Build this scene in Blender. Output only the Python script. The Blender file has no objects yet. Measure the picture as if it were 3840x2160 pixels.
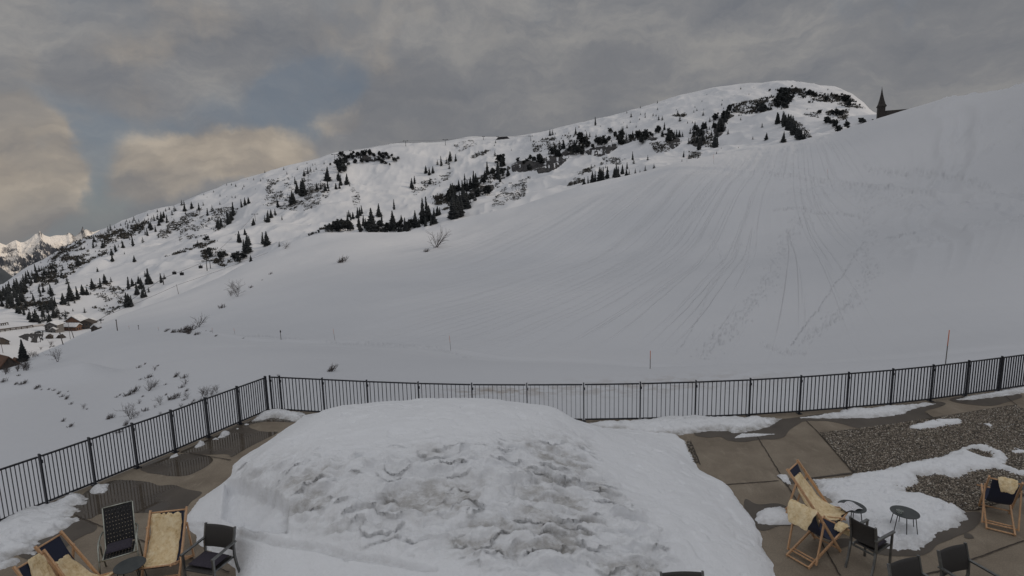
import bpy, math, random
import numpy as np
from mathutils import Vector, Matrix
R = math.radians
random.seed(7); rng = np.random.RandomState(11)
SC = bpy.context.scene; COL = SC.collection

# ------------------------------------------------------------------ camera
F, PITCH, ROLL, H = 2000.0, R(8.273), R(-1.329), 5.921
cp, sp, cr, sr = math.cos(PITCH), math.sin(PITCH), math.cos(ROLL), math.sin(ROLL)
R0 = np.array([1., 0, 0]); U0 = np.array([0, sp, cp]); FW = np.array([0, cp, -sp])
RT = cr*R0 + sr*U0; UP = -sr*R0 + cr*U0
CAM = np.array([0, 0, H])
cam = bpy.data.cameras.new('camera'); co = bpy.data.objects.new('camera', cam); COL.objects.link(co)
cam.sensor_width = 36; cam.lens = 36*F/3840; cam.clip_start = .1; cam.clip_end = 60000
co.matrix_world = Matrix(((RT[0], UP[0], -FW[0], 0), (RT[1], UP[1], -FW[1], 0), (RT[2], UP[2], -FW[2], H), (0, 0, 0, 1)))
SC.camera = co
K = 3840/2576.

def ray(u, v):
    return FW + (u-1920)/F*RT - (v-1080)/F*UP
def rayn(u, v):
    d = ray(u, v); return d/np.linalg.norm(d)
def gp(u, v, z=0.):
    d = ray(u, v); t = (z-H)/d[2]
    return (d[0]*t, d[1]*t)
def proj(p):
    q = np.asarray(p)-CAM; d = q@FW
    return 1920+F*(q@RT)/d, 1080-F*(q@UP)/d
CR = {'D': (1, 1), 'A': (0, 1750, .3727), 'B': (2840, 1680, .3882), 'C': (2640, 1280, .4658), 'E': (0, 750, .4486),
      'F': (1000, 400, .427), 'G': (2000, 280, .3882), 'Hh': (2840, 280, .3882), 'V': (0, 1050, .3106), 'W': (0, 1160, .1794),
      'L': (400, 1400, .276), 'M': (1800, 1480, .4693), 'P': (3360, 1740, .2899), 'I': (900, 1180, .6211), 'J': (2400, 700, .559),
      'N': (0, 1350, .427), 'O': (700, 1480, .4693)}
def px(c, x, y):
    if c == 'D': return x*K, y*K
    a = CR[c]; return a[0]+x*a[2], a[1]+y*a[2]
def gpoly(c, pts, z=0.):
    return [gp(*px(c, x, y), z) for x, y in pts]

# ------------------------------------------------------------------ tagging
def tag(o, label=None, cat=None, group=None, kind=None):
    if label: o['label'] = label
    if cat: o['category'] = cat
    if group: o['group'] = group
    if kind: o['kind'] = kind
    return o
def empty(name, loc, rz=0, label=None, cat=None, group=None):
    o = bpy.data.objects.new(name, None); COL.objects.link(o)
    o.location = loc; o.rotation_euler = (0, 0, rz)
    o.empty_display_size = .1
    return tag(o, label, cat, group)
def copy_tree(o, parent=None):
    c = o.copy(); COL.objects.link(c); c.parent = parent
    for ch in o.children: copy_tree(ch, c)
    return c

# ------------------------------------------------------------------ mesh builder
class MB:
    def __init__(s): s.v = []; s.f = []; s.m = []
    def add(s, vs, fs, m=0):
        b = len(s.v); s.v += [tuple(map(float, v)) for v in vs]
        s.f += [tuple(b+i for i in f) for f in fs]; s.m += [m]*len(fs)
    def box(s, x0, x1, y0, y1, z0, z1, m=0):
        s.add([(x0,y0,z0),(x1,y0,z0),(x1,y1,z0),(x0,y1,z0),(x0,y0,z1),(x1,y0,z1),(x1,y1,z1),(x0,y1,z1)],
              [(0,3,2,1),(4,5,6,7),(0,1,5,4),(1,2,6,5),(2,3,7,6),(3,0,4,7)], m)
    def bar(s, a, b, w, d, up=(0,0,1), m=0):       # rectangular bar a->b, width w along side, depth d along up
        a = Vector(a); b = Vector(b); t = (b-a).normalized(); u = Vector(up)
        side = t.cross(u)
        if side.length < 1e-4: side = t.cross(Vector((1,0,0)))
        side.normalize(); u = side.cross(t).normalized()
        vs = []
        for p in (a, b):
            for i, j in ((-1,-1),(1,-1),(1,1),(-1,1)): vs.append(p+side*(i*w/2)+u*(j*d/2))
        s.add(vs, [(0,3,2,1),(4,5,6,7),(0,1,5,4),(1,2,6,5),(2,3,7,6),(3,0,4,7)], m)
    def tube(s, pts, r, n=8, m=0, r2=None):
        pts = [Vector(p) for p in pts]; N = len(pts); vs = []; prev = None
        for i, p in enumerate(pts):
            t = (pts[min(i+1,N-1)]-pts[max(i-1,0)]).normalized()
            if prev is None:
                u = t.orthogonal().normalized()
            else:
                u = (prev-t*prev.dot(t)).normalized()
            prev = u; w = t.cross(u)
            rr = r if r2 is None else r+(r2-r)*i/(N-1)
            for k in range(n):
                a = 2*math.pi*k/n; vs.append(p+u*(rr*math.cos(a))+w*(rr*math.sin(a)))
        fs = [(i*n+k, i*n+(k+1)%n, (i+1)*n+(k+1)%n, (i+1)*n+k) for i in range(N-1) for k in range(n)]
        fs += [tuple(range(n-1,-1,-1)), tuple((N-1)*n+k for k in range(n))]
        s.add(vs, fs, m)
    def disc(s, c, r, h, n=40, m=0, bev=.003):
        prof = [(0,0),(r-bev,0),(r,bev),(r,h-bev),(r-bev,h),(0,h)]
        vs = [(c[0],c[1],c[2])]; 
        for rr, z in prof[1:-1]:
            vs += [(c[0]+rr*math.cos(2*math.pi*k/n), c[1]+rr*math.sin(2*math.pi*k/n), c[2]+z) for k in range(n)]
        vs.append((c[0],c[1],c[2]+h)); fs = []
        fs += [(0, 1+(k+1)%n, 1+k) for k in range(n)]
        for j in range(3):
            fs += [(1+j*n+k, 1+j*n+(k+1)%n, 1+(j+1)*n+(k+1)%n, 1+(j+1)*n+k) for k in range(n)]
        fs += [(1+3*n+k, 1+3*n+(k+1)%n, len(vs)-1) for k in range(n)]
        s.add(vs, fs, m)
    def build(s, name, mats, parent=None, smooth=False, loc=None):
        me = bpy.data.meshes.new(name); me.from_pydata(s.v, [], s.f)
        for m in (mats if isinstance(mats, (list, tuple)) else [mats]): me.materials.append(m)
        if len(me.materials) > 1: me.polygons.foreach_set('material_index', s.m)
        if smooth: me.polygons.foreach_set('use_smooth', [True]*len(me.polygons))
        me.update(); o = bpy.data.objects.new(name, me); COL.objects.link(o)
        if parent: o.parent = parent
        if loc is not None: o.location = loc
        return o
def grid_mesh(name, V, mat, parent=None, smooth=True, keep=None, attr=None):
    """V (ny,nx,3) array"""
    ny, nx = V.shape[:2]; idx = np.arange(ny*nx).reshape(ny, nx)
    q = np.stack([idx[:-1,:-1], idx[:-1,1:], idx[1:,1:], idx[1:,:-1]], -1).reshape(-1, 4)
    vv = V.reshape(-1, 3)
    if keep is not None:
        kf = keep.reshape(-1)[q].any(1); q = q[kf]
        used = np.zeros(len(vv), bool); used[q] = True
        mp = np.cumsum(used)-1; q = mp[q]; vv = vv[used]
        if attr is not None: attr = attr.reshape(-1)[used]
    elif attr is not None: attr = attr.reshape(-1)
    me = bpy.data.meshes.new(name)
    me.vertices.add(len(vv)); me.vertices.foreach_set('co', vv.astype(np.float32).ravel())
    me.loops.add(len(q)*4); me.loops.foreach_set('vertex_index', q.astype(np.int32).ravel())
    me.polygons.add(len(q)); me.polygons.foreach_set('loop_start', np.arange(0, len(q)*4, 4, dtype=np.int32))
    me.update(calc_edges=True)
    me.polygons.foreach_set('use_smooth', np.full(len(q), smooth))
    if attr is not None:
        a = me.attributes.new('stain', 'FLOAT', 'POINT'); a.data.foreach_set('value', attr.astype(np.float32))
    me.materials.append(mat); me.validate()
    o = bpy.data.objects.new(name, me); COL.objects.link(o)
    if parent: o.parent = parent
    return o

# ------------------------------------------------------------------ numpy noise
_T = rng.rand(512, 512)
def vn(x, y, s=0):
    x = np.asarray(x, float)+s*17.3; y = np.asarray(y, float)+s*31.7
    xi = np.floor(x).astype(int); yi = np.floor(y).astype(int); fx = x-xi; fy = y-yi
    fx = fx*fx*fx*(fx*(fx*6-15)+10); fy = fy*fy*fy*(fy*(fy*6-15)+10)
    g = lambda a, b: _T[a & 511, b & 511]
    return (g(xi,yi)*(1-fx)+g(xi+1,yi)*fx)*(1-fy)+(g(xi,yi+1)*(1-fx)+g(xi+1,yi+1)*fx)*fy*1.0
def fbm(x, y, o=4, s=0, g=.5):
    t = 0; a = 1; n = 0
    for k in range(o):
        t = t+a*(vn(x*2**k, y*2**k, s+k)*2-1); n += a; a *= g
    return t/n
def ridged(x, y, o=4, s=0):
    t = 0; a = 1; n = 0
    for k in range(o):
        t = t+a*(1-np.abs(vn(x*2**k, y*2**k, s+k)*2-1)*2); n += a; a *= .5
    return t/n
def sm(a, b, x):
    t = np.clip((x-a)/(b-a), 0, 1); return t*t*(3-2*t)
def poly_sd(P, poly):
    """signed distance (inside positive) for P (...,2)"""
    sh = P.shape[:-1]; P = P.reshape(-1, 2); d = np.full(len(P), 1e9); ins = np.zeros(len(P), bool)
    n = len(poly)
    for i in range(n):
        a = np.array(poly[i]); b = np.array(poly[(i+1) % n]); e = b-a; w = P-a
        t = np.clip((w@e)/max(e@e, 1e-12), 0, 1); q = w-t[:, None]*e
        d = np.minimum(d, np.hypot(q[:,0], q[:,1]))
        c = ((a[1] > P[:,1]) != (b[1] > P[:,1]))
        with np.errstate(divide='ignore', invalid='ignore'):
            xx = (b[0]-a[0])*(P[:,1]-a[1])/(b[1]-a[1]+1e-12)+a[0]
        ins ^= c & (P[:,0] < xx)
    return np.where(ins, d, -d).reshape(sh)

# ------------------------------------------------------------------ materials
def mat(name, col=(.5,.5,.5), rough=.6, metal=0, spec=.5):
    m = bpy.data.materials.new(name); m.use_nodes = True; nt = m.node_tree
    b = nt.nodes['Principled BSDF']; b.inputs['Base Color'].default_value = (*col, 1)
    b.inputs['Roughness'].default_value = rough; b.inputs['Metallic'].default_value = metal
    b.inputs['Specular IOR Level'].default_value = spec
    return m, nt, b
def N(nt, t, **k):
    n = nt.nodes.new(t)
    for a, v in k.items():
        if a in n.inputs: n.inputs[a].default_value = v
        else: setattr(n, a, v)
    return n
def noise(nt, scale, detail=4, rough=.55, vec=None, stretch=None, rot=None):
    n = N(nt, 'ShaderNodeTexNoise'); n.inputs['Scale'].default_value = scale
    n.inputs['Detail'].default_value = detail; n.inputs['Roughness'].default_value = rough
    if vec is None:
        tc = N(nt, 'ShaderNodeTexCoord'); vec = tc.outputs['Object']
    if stretch or rot:
        mp = N(nt, 'ShaderNodeMapping')
        if stretch: mp.inputs['Scale'].default_value = stretch
        if rot: mp.inputs['Rotation'].default_value = rot
        nt.links.new(vec, mp.inputs[0]); vec = mp.outputs[0]
    nt.links.new(vec, n.inputs['Vector']); return n
def ramp(nt, src, stops):
    r = N(nt, 'ShaderNodeValToRGB'); e = r.color_ramp.elements
    while len(e) < len(stops): e.new(.5)
    for i, (p, c) in enumerate(stops): e[i].position = p; e[i].color = (*c, 1)
    nt.links.new(src, r.inputs[0]); return r
def bump(nt, b, hs, strength=.5, dist=.02):
    prev = None
    for src, st, di in hs:
        bp = N(nt, 'ShaderNodeBump'); bp.inputs['Strength'].default_value = st; bp.inputs['Distance'].default_value = di
        nt.links.new(src, bp.inputs['Height'])
        if prev: nt.links.new(prev.outputs[0], bp.inputs['Normal'])
        prev = bp
    nt.links.new(prev.outputs[0], b.inputs['Normal'])
def mixc(nt, fac, a, b):
    m = N(nt, 'ShaderNodeMix', data_type='RGBA')
    for s, i in ((fac, 0), (a, 6), (b, 7)):
        if isinstance(s, (tuple, list)): m.inputs[i].default_value = (*s, 1)
        elif isinstance(s, float): m.inputs[i].default_value = s
        else: nt.links.new(s, m.inputs[i])
    return m.outputs[2]
def attr(nt, name='stain'):
    a = N(nt, 'ShaderNodeAttribute'); a.attribute_name = name; return a.outputs['Fac']
def vcol(name, c1, c2, scale, rough=.7, bs=.3, bd=.01, metal=0, detail=5, stretch=None, spec=.5):
    m, nt, b = mat(name, c1, rough, metal, spec)
    n = noise(nt, scale, detail, stretch=stretch); r = ramp(nt, n.outputs[0], [(.35, c1), (.65, c2)])
    nt.links.new(r.outputs[0], b.inputs['Base Color'])
    if bs: bump(nt, b, [(n.outputs[0], bs, bd)])
    return m

M = {}
# snow of the slopes (object space = world space)
m, nt, b = mat('slope_snow', (.68,.68,.7), .7, 0, .2)
st = attr(nt); dn = noise(nt, 1.6, 6, .7)
sc = ramp(nt, dn.outputs[0], [(.45, (0,0,0)), (.6, (1,1,1))])
mu = N(nt, 'ShaderNodeMath', operation='MULTIPLY'); nt.links.new(st, mu.inputs[0]); nt.links.new(sc.outputs[0], mu.inputs[1])
big = noise(nt, .02, 3, .5); bc = ramp(nt, big.outputs[0], [(.35, (.57,.585,.615)), (.65, (.64,.65,.675))])
nt.links.new(mixc(nt, mu.outputs[0], bc.outputs[0], (.30,.25,.20)), b.inputs['Base Color'])
na = noise(nt, .55, 4, .6); nb_ = noise(nt, 4.0, 5, .65)
# ski grooves that run down the fall line
fl = N(nt, 'ShaderNodeAttribute'); fl.attribute_name = 'flow'; sf = N(nt, 'ShaderNodeSeparateXYZ'); nt.links.new(fl.outputs['Vector'], sf.inputs[0])
cf = N(nt, 'ShaderNodeCombineXYZ'); nt.links.new(sf.outputs[0], cf.inputs[0]); nt.links.new(sf.outputs[1], cf.inputs[1])
ng = noise(nt, .8, 3, .6, vec=cf.outputs[0], stretch=(1, .16, 1)); ng2_ = noise(nt, 2.1, 3, .55, vec=cf.outputs[0], stretch=(1, .14, 1))
ng2 = ramp(nt, ng2_.outputs[0], [(.44, (.5,.5,.5)), (.495, (.5,.5,.5)), (.515, (0,0,0)), (.545, (.5,.5,.5))])
def amp_(src):
    q_ = N(nt, 'ShaderNodeMath', operation='MULTIPLY'); nt.links.new(src, q_.inputs[0]); nt.links.new(sf.outputs[2], q_.inputs[1]); return q_.outputs[0]
bump(nt, b, [(na.outputs[0], .22, .25), (amp_(ng.outputs[0]), .6, .75), (amp_(ng2.outputs[0]), .55, .34), (nb_.outputs[0], .2, .04)])
M['slope'] = m
# snow on the terrace: granular, melting, with grime
m, nt, b = mat('old_snow', (.8,.82,.85), .6, 0, .25)
st = attr(nt); n1 = noise(nt, 3.5, 6, .7, stretch=(1, 2.2, 1)); r1 = ramp(nt, n1.outputs[0], [(.34, (.15,.15,.15)), (.60, (1,1,1))])
mu = N(nt, 'ShaderNodeMath', operation='MULTIPLY'); nt.links.new(st, mu.inputs[0]); nt.links.new(r1.outputs[0], mu.inputs[1])
n2 = noise(nt, 60, 3, .6); r2 = ramp(nt, n2.outputs[0], [(.68, (0,0,0)), (.74, (1,1,1))])
mu2 = N(nt, 'ShaderNodeMath', operation='MULTIPLY'); nt.links.new(st, mu2.inputs[0]); nt.links.new(r2.outputs[0], mu2.inputs[1])
c = mixc(nt, mu.outputs[0], (.84,.855,.88), (.38,.365,.345)); c = mixc(nt, mu2.outputs[0], c, (.10,.085,.07))
nt.links.new(c, b.inputs['Base Color'])
n3 = noise(nt, 22, 6, .7); n4 = noise(nt, 5, 4, .6)
bump(nt, b, [(n4.outputs[0], .5, .07), (n3.outputs[0], .7, .03)])
M['snow'] = m
# concrete
m, nt, b = mat('concrete', (.2,.17,.13), .75, 0, .4)
n1 = noise(nt, .9, 6, .65); n2 = noise(nt, 45, 4, .7); n3 = noise(nt, 5, 5, .7, stretch=(1, .35, 1))
r1 = ramp(nt, n1.outputs[0], [(.3, (.175,.142,.105)), (.5, (.24,.198,.15)), (.72, (.31,.262,.20))])
r2 = ramp(nt, n2.outputs[0], [(.3, (.62,.62,.62)), (.7, (1.2,1.2,1.2))])
mx = N(nt, 'ShaderNodeMix', data_type='RGBA', blend_type='MULTIPLY'); mx.inputs[0].default_value = .8
nt.links.new(r1.outputs[0], mx.inputs[6]); nt.links.new(r2.outputs[0], mx.inputs[7])
r3 = ramp(nt, n3.outputs[0], [(.55, (0,0,0)), (.75, (1,1,1))])
m3 = N(nt, 'ShaderNodeMath', operation='MULTIPLY'); m3.inputs[1].default_value = .35; nt.links.new(r3.outputs[0], m3.inputs[0])
nt.links.new(mixc(nt, m3.outputs[0], mx.outputs[2], (.44,.38,.30)), b.inputs['Base Color'])
bump(nt, b, [(n2.outputs[0], .3, .004)])
M['concrete'] = m
def wetmat(name, puddle):
    m, nt, b = mat(name, (.085,.068,.05), .3, 0, .5)
    n1 = noise(nt, 1.2, 5, .6); n2 = noise(nt, 45, 4, .7)
    r1 = ramp(nt, n1.outputs[0], [(.3, (.066,.054,.043)), (.7, (.105,.087,.068))])
    r2 = ramp(nt, n2.outputs[0], [(.3, (.75,.75,.75)), (.7, (1.15,1.15,1.15))])
    mx = N(nt, 'ShaderNodeMix', data_type='RGBA', blend_type='MULTIPLY'); mx.inputs[0].default_value = .6
    nt.links.new(r1.outputs[0], mx.inputs[6]); nt.links.new(r2.outputs[0], mx.inputs[7])
    nt.links.new(mx.outputs[2], b.inputs['Base Color'])
    rr = ramp(nt, noise(nt, .8, 3, .5).outputs[0], [(.40, (.5,)*3), (.48, (puddle,)*3)])
    nt.links.new(rr.outputs[0], b.inputs['Roughness'])
    bump(nt, b, [(noise(nt, 3, 2).outputs[0], .04, .004)])
    return m
M['wet'] = wetmat('wet_concrete', .05); M['damp'] = wetmat('damp_concrete', .5)
M['joint'] = vcol('joint_gap', (.035,.028,.022), (.07,.055,.045), 30, .9)
M['slabside'] = vcol('slab_side', (.12,.10,.085), (.2,.17,.14), 6, .9)
M['pebble_bed'] = vcol('gravel_bed', (.05,.042,.034), (.1,.085,.07), 25, .9, .8, .02)
m, nt, b = mat('pebble', (.3,.25,.2), .8)
oi = N(nt, 'ShaderNodeNewGeometry'); r = ramp(nt, oi.outputs['Random Per Island'], [(0, (.05,.043,.038)), (.35, (.12,.10,.08)), (.7, (.24,.20,.155)), (.93, (.42,.37,.30)), (1, (.58,.55,.50))])
nt.links.new(r.outputs[0], b.inputs['Base Color']); M['pebble'] = m
M['fence'] = vcol('fence_paint', (.012,.013,.019), (.022,.024,.032), 20, .45, .1, .002, .3)
M['wood'] = vcol('oiled_wood', (.46,.26,.135), (.63,.39,.22), 9, .5, .15, .002, 0, 6, (6, 6, .5))
m, nt, b = mat('navy_canvas', (.018,.024,.05), .85); nw = N(nt, 'ShaderNodeTexWave'); nw.inputs['Scale'].default_value = 120; nw.inputs['Distortion'].default_value = .5
bump(nt, b, [(nw.outputs[0], .3, .002)]); M['navy'] = m
m, nt, b = mat('sheepskin', (.72,.55,.33), .95, 0, .1)
n1 = noise(nt, 11, 6, .75); r1 = ramp(nt, n1.outputs[0], [(.28, (.50,.35,.17)), (.44, (.80,.62,.36)), (.62, (.95,.80,.54))])
n2 = noise(nt, 70, 4, .8, stretch=(1, 1, .6)); nt.links.new(r1.outputs[0], b.inputs['Base Color'])
bump(nt, b, [(n1.outputs[0], .7, .03), (n2.outputs[0], .9, .012)]); M['fur'] = m
M['alu'] = vcol('grey_aluminium', (.16,.165,.165), (.24,.245,.24), 14, .35, .05, .001, .8)
m, nt, b = mat('dark_mesh', (.018,.017,.018), .6)
tc = N(nt, 'ShaderNodeTexCoord'); ck = N(nt, 'ShaderNodeTexChecker'); ck.inputs['Scale'].default_value = 140
nt.links.new(tc.outputs['Object'], ck.inputs['Vector']); ck.inputs['Color1'].default_value = (.012,.012,.014,1); ck.inputs['Color2'].default_value = (.05,.045,.04,1)
nt.links.new(ck.outputs[0], b.inputs['Base Color']); M['mesh'] = m
M['cushion'] = vcol('plum_cushion', (.028,.024,.036), (.045,.038,.052), 40, .9, .4, .004)
M['strap'] = vcol('black_strap', (.008,.008,.009), (.02,.02,.022), 60, .7)
M['steel'] = vcol('brushed_steel', (.30,.31,.27), (.42,.43,.38), 12, .3, .05, .001, .9)
M['tabletop'] = vcol('dark_table_paint', (.035,.042,.045), (.055,.062,.062), 8, .38, .05, .001)
M['black'] = vcol('black_metal', (.012,.012,.014), (.022,.022,.025), 30, .4, .05, .001, .5)
m, nt, b = mat('glass', (.75,.8,.75), .05); b.inputs['Transmission Weight'].default_value = .9; M['glass'] = m
m, nt, b = mat('printed_page', (.78,.78,.8), .7)
tc = N(nt, 'ShaderNodeTexCoord'); w = N(nt, 'ShaderNodeTexWave'); w.inputs['Scale'].default_value = 26; w.inputs['Distortion'].default_value = .2; w.bands_direction = 'Y'
nn = noise(nt, 60, 2, .6); nt.links.new(tc.outputs['Object'], w.inputs['Vector'])
r = ramp(nt, w.outputs[0], [(.55, (.78,.78,.8)), (.7, (.35,.35,.38))]); r2 = ramp(nt, nn.outputs[0], [(.4, (0,0,0)), (.45, (1,1,1))])
nt.links.new(mixc(nt, r2.outputs[0], (.8,.8,.82), r.outputs[0]), b.inputs['Base Color']); M['page'] = m
M['spruce'] = vcol('spruce_needles', (.010,.013,.018), (.035,.040,.038), .7, .9, 0)
M['trunk'] = vcol('bark', (.05,.038,.03), (.10,.08,.065), 6, .9, .5, .02)
M['twig'] = vcol('bare_twigs', (.045,.036,.035), (.09,.075,.07), 3, .9, 0)
M['drygrass'] = vcol('scrub', (.02,.022,.022), (.06,.052,.042), .3, .95, 0)
# rock with snow on its ledges
m, nt, b = mat('rock', (.1,.1,.1), .9)
n1 = noise(nt, .25, 7, .7, stretch=(1, 1, .25)); n2 = noise(nt, 1.2, 6, .75); r1 = ramp(nt, n1.outputs[0], [(.35, (.014,.014,.017)), (.55, (.042,.041,.043)), (.75, (.10,.095,.092))])
ge = N(nt, 'ShaderNodeNewGeometry'); sx = N(nt, 'ShaderNodeSeparateXYZ'); nt.links.new(ge.outputs['Normal'], sx.inputs[0])
ad = N(nt, 'ShaderNodeMath', operation='MULTIPLY_ADD'); ad.inputs[1].default_value = .55; n9 = noise(nt, .16, 6, .75, stretch=(1, 1, 2.2)); r2 = ramp(nt, n9.outputs[0], [(.70, (0,0,0)), (.73, (1,1,1))])
nt.links.new(mixc(nt, r2.outputs[0], r1.outputs[0], (.78,.79,.82)), b.inputs['Base Color'])
bump(nt, b, [(n1.outputs[0], 1, 2.0), (n2.outputs[0], .8, .5)]); M['rock'] = m
# high peaks far away: snow with rock where steep
m, nt, b = mat('peak_rock_snow', (.5,.5,.5), .9)
n1 = noise(nt, .004, 8, .7, stretch=(1, 1, .6)); ge = N(nt, 'ShaderNodeNewGeometry'); sx = N(nt, 'ShaderNodeSeparateXYZ'); nt.links.new(ge.outputs['True Normal'], sx.inputs[0])
ad = N(nt, 'ShaderNodeMath', operation='MULTIPLY_ADD'); ad.inputs[1].default_value = 2.2; nt.links.new(n1.outputs[0], ad.inputs[0]); nt.links.new(sx.outputs[2], ad.inputs[2])
hf = N(nt, 'ShaderNodeMath', operation='MULTIPLY'); hf.inputs[1].default_value = .27; nt.links.new(ad.outputs[0], hf.inputs[0])
r2 = ramp(nt, hf.outputs[0], [(.40, (.09,.095,.11)), (.47, (.92,.86,.79))]); nt.links.new(r2.outputs[0], b.inputs['Base Color'])  # snow colour warmed to carry the sunlight on these peaks
bump(nt, b, [(n1.outputs[0], 1, 60)]); M['peak'] = m
M['farforest'] = vcol('far_forest', (.035,.045,.055), (.07,.08,.09), .01, .95, 0)
M['hut'] = vcol('dark_timber', (.035,.029,.026), (.07,.056,.046), 1.5, .85, .3, .02, stretch=(4, 4, .4))
M['redwall'] = vcol('red_brown_wall', (.10,.055,.036), (.15,.08,.052), 1.5, .85, .2, .02)
M['greywall'] = vcol('grey_render', (.11,.105,.10), (.16,.15,.145), 1, .9)
M['window'] = vcol('dark_window', (.02,.022,.026), (.035,.04,.045), 1, .25, 0)
M['brownroof'] = vcol('rust_brown_roof', (.075,.038,.022), (.12,.06,.036), 1.2, .8, .3, .02)
M['slate'] = vcol('dark_shingle', (.020,.017,.016), (.042,.035,.031), 2.5, .8, .5, .05)
M['roofsnow'] = vcol('roof_snow', (.52,.53,.55), (.66,.67,.69), 1, .8)
M['orange'] = vcol('orange_paint', (.50,.15,.08), (.58,.19,.10), 4, .5, 0)
M['polewood'] = vcol('pole_wood', (.06,.05,.045), (.11,.09,.08), 3, .8)
M['roadsnow'] = vcol('packed_snow_road', (.30,.27,.25), (.5,.47,.45), .25, .9)

# ------------------------------------------------------------------ fence line (posts), metres
PB = [(-7.1,15.6),(-5.7,15.3),(-4.3,15.0),(-2.75,14.72),(-1.2,14.5),(.35,14.37),(1.93,14.28),(3.5,14.25),(5.05,14.27),(6.6,14.35),(8.1,14.5),(9.57,14.7),(11.0,14.93),(12.4,15.22),(13.74,15.56),(15.05,15.9),(16.35,16.26)]
PL = [(-7.53,15.6),(-7.93,14.7),(-8.33,13.8),(-8.7,12.92),(-9.1,12.1),(-9.5,11.3),(-9.9,10.5),(-10.32,9.72),(-10.76,8.95)]
# refine the posts' places from their feet (each foot stands on the terrace edge)
line = [(-13.5, 3.6)]+PL[::-1]+[(-7.45, 15.72)]+PB+[(20.5, 17.5), (30., 20.)]
def rfence(az):
    out = np.full(az.shape, 16.)
    for i in range(len(line)-1):
        a, b_ = line[i], line[i+1]; A1, A2 = math.atan2(*a), math.atan2(*b_)
        mk = (az >= A1) & (az <= A2)
        ex, ey = b_[0]-a[0], b_[1]-a[1]
        s, c_ = np.sin(az), np.cos(az); den = s*ey-c_*ex
        r = (a[0]*ey-a[1]*ex)/np.where(np.abs(den) < 1e-9, 1e-9, den)
        out = np.where(mk, r, out)
    out = np.where(az < math.atan2(*line[0]), 14., out); out = np.where(az > math.atan2(*line[-1]), 36., out)
    return out

# ------------------------------------------------------------------ terrain
az = np.concatenate([np.radians(np.arange(-180, -50, 2.5)), np.radians(np.arange(-50, 50, .085)), np.radians(np.arange(50, 180.1, 2.5))])
az[-1] = math.pi
def crv(pts):
    A, r, z = [], [], []
    for u, v, D in pts:
        d = ray(u*K, v*K); h = math.hypot(d[0], d[1]); A.append(math.atan2(d[0], d[1])); r.append(D); z.append(H+d[2]/h*D)
    o = np.argsort(A); A = np.array(A)[o]; r = np.array(r, float)[o]; z = np.array(z)[o]
    return np.interp(az, A, r), np.interp(az, A, z)
rf = rfence(az)
left = sm(R(-23), R(-32), az)
kn = [(np.full_like(az, 1.), np.full_like(az, -2.5)), (rf*.8, np.full_like(az, -2.4)),
      (rf+.35, np.where(True, -.45-left*.7, 0)),
      crv([(0,1100,26),(300,1040,28),(700,932,27),(1133,951,22.5),(1636,956,20.5),(2100,937,22.5),(2380,906,25),(2576,884,28)]),
      crv([(0,1000,48),(150,945,70),(300,880,72),(600,864,62),(840,869,56),(1133,891,45),(1300,911,41),(1636,934,34),(2000,930,31),(2380,899,31),(2576,879,33)]),
      crv([(0,975,66),(150,908,100),(300,832,128),(600,852,78),(840,861,64),(1133,884,50),(1300,905,45),(1636,926,37),(2000,923,34.5),(2380,890,34),(2576,868,36)]),
      crv([(0,960,82),(150,896,118),(300,815,160),(600,800,110),(840,800,88),(1133,820,66),(1636,862,50),(2000,862,46),(2380,828,45),(2576,803,47)]),
      crv([(0,948,100),(150,886,134),(300,806,182),(450,768,185),(600,735,165),(840,690,150),(1133,700,130),(1636,650,115),(2000,640,100),(2380,600,90),(2576,570,85)]),
      crv([(0,940,115),(150,879,147),(300,802,199),(450,753,208),(600,690,212),(840,608,212),(1133,592,203),(1636,450,203),(1700,426,202),(2080,471,162),(2300,501,133),(2576,546,110)]),
      crv([(0,937,121),(150,875,154),(300,799,206),(450,748,216),(600,682,222),(840,597,221),(1133,580,213),(1636,439,213),(1700,417,211),(2080,459,171),(2300,488,141),(2576,529,118)]),
      crv([(-200,950,120),(0,932,130),(75,905,142),(150,868,166),(200,845,186),(250,830,200),(300,796,214),(350,778,225),(400,760,229),(450,742,231),(500,720,232),(560,695,232),(600,672,232),(650,650,232),(700,622,232),(760,598,232),(820,586,230),(900,584,228),(1000,584,225),(1060,579,222),(1100,570,222),(1170,548,222),(1300,520,222),(1466,465,222),(1560,445,222),(1640,425,222),(1700,410,225),(1800,390,235),(1900,375,240),(2000,357,242),(2100,335,242),(2200,303,238),(2280,280,232),(2380,250,225),(2440,243,220),(2500,235,215),(2576,215,210),(2800,150,200),(3400,40,190)])]
rc, zc = kn[-1]
kn.append((rc*1.10, zc-7)); kn.append((rc*1.35, zc-26))
kn.append(crv([(-200,860,330),(0,862,330),(100,872,330),(200,852,350),(250,838,360),(300,812,380),(400,775,410),(600,695,430),(820,605,450),(1000,604,470),(1300,542,480),(1640,450,500),(2000,385,500),(2200,340,520),(2576,260,550),(3400,100,600)]))
kn.append(crv([(-200,825,410),(0,822,420),(100,815,430),(250,802,440),(400,720,500),(600,645,560),(820,568,600),(1000,565,620),(1300,488,640),(1640,410,650),(2000,340,650),(2200,318,660),(2576,250,700),(3400,80,700)]))
kn.append(crv([(-200,800,560),(0,775,620),(130,715,700),(240,685,720),(430,630,760),(600,560,800),(840,480,840),(1060,470,860),(1300,430,860),(1600,360,860),(1800,300,860),(1980,280,860),(2130,295,860),(2200,315,860),(2576,280,860),(3400,120,860)]))
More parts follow.
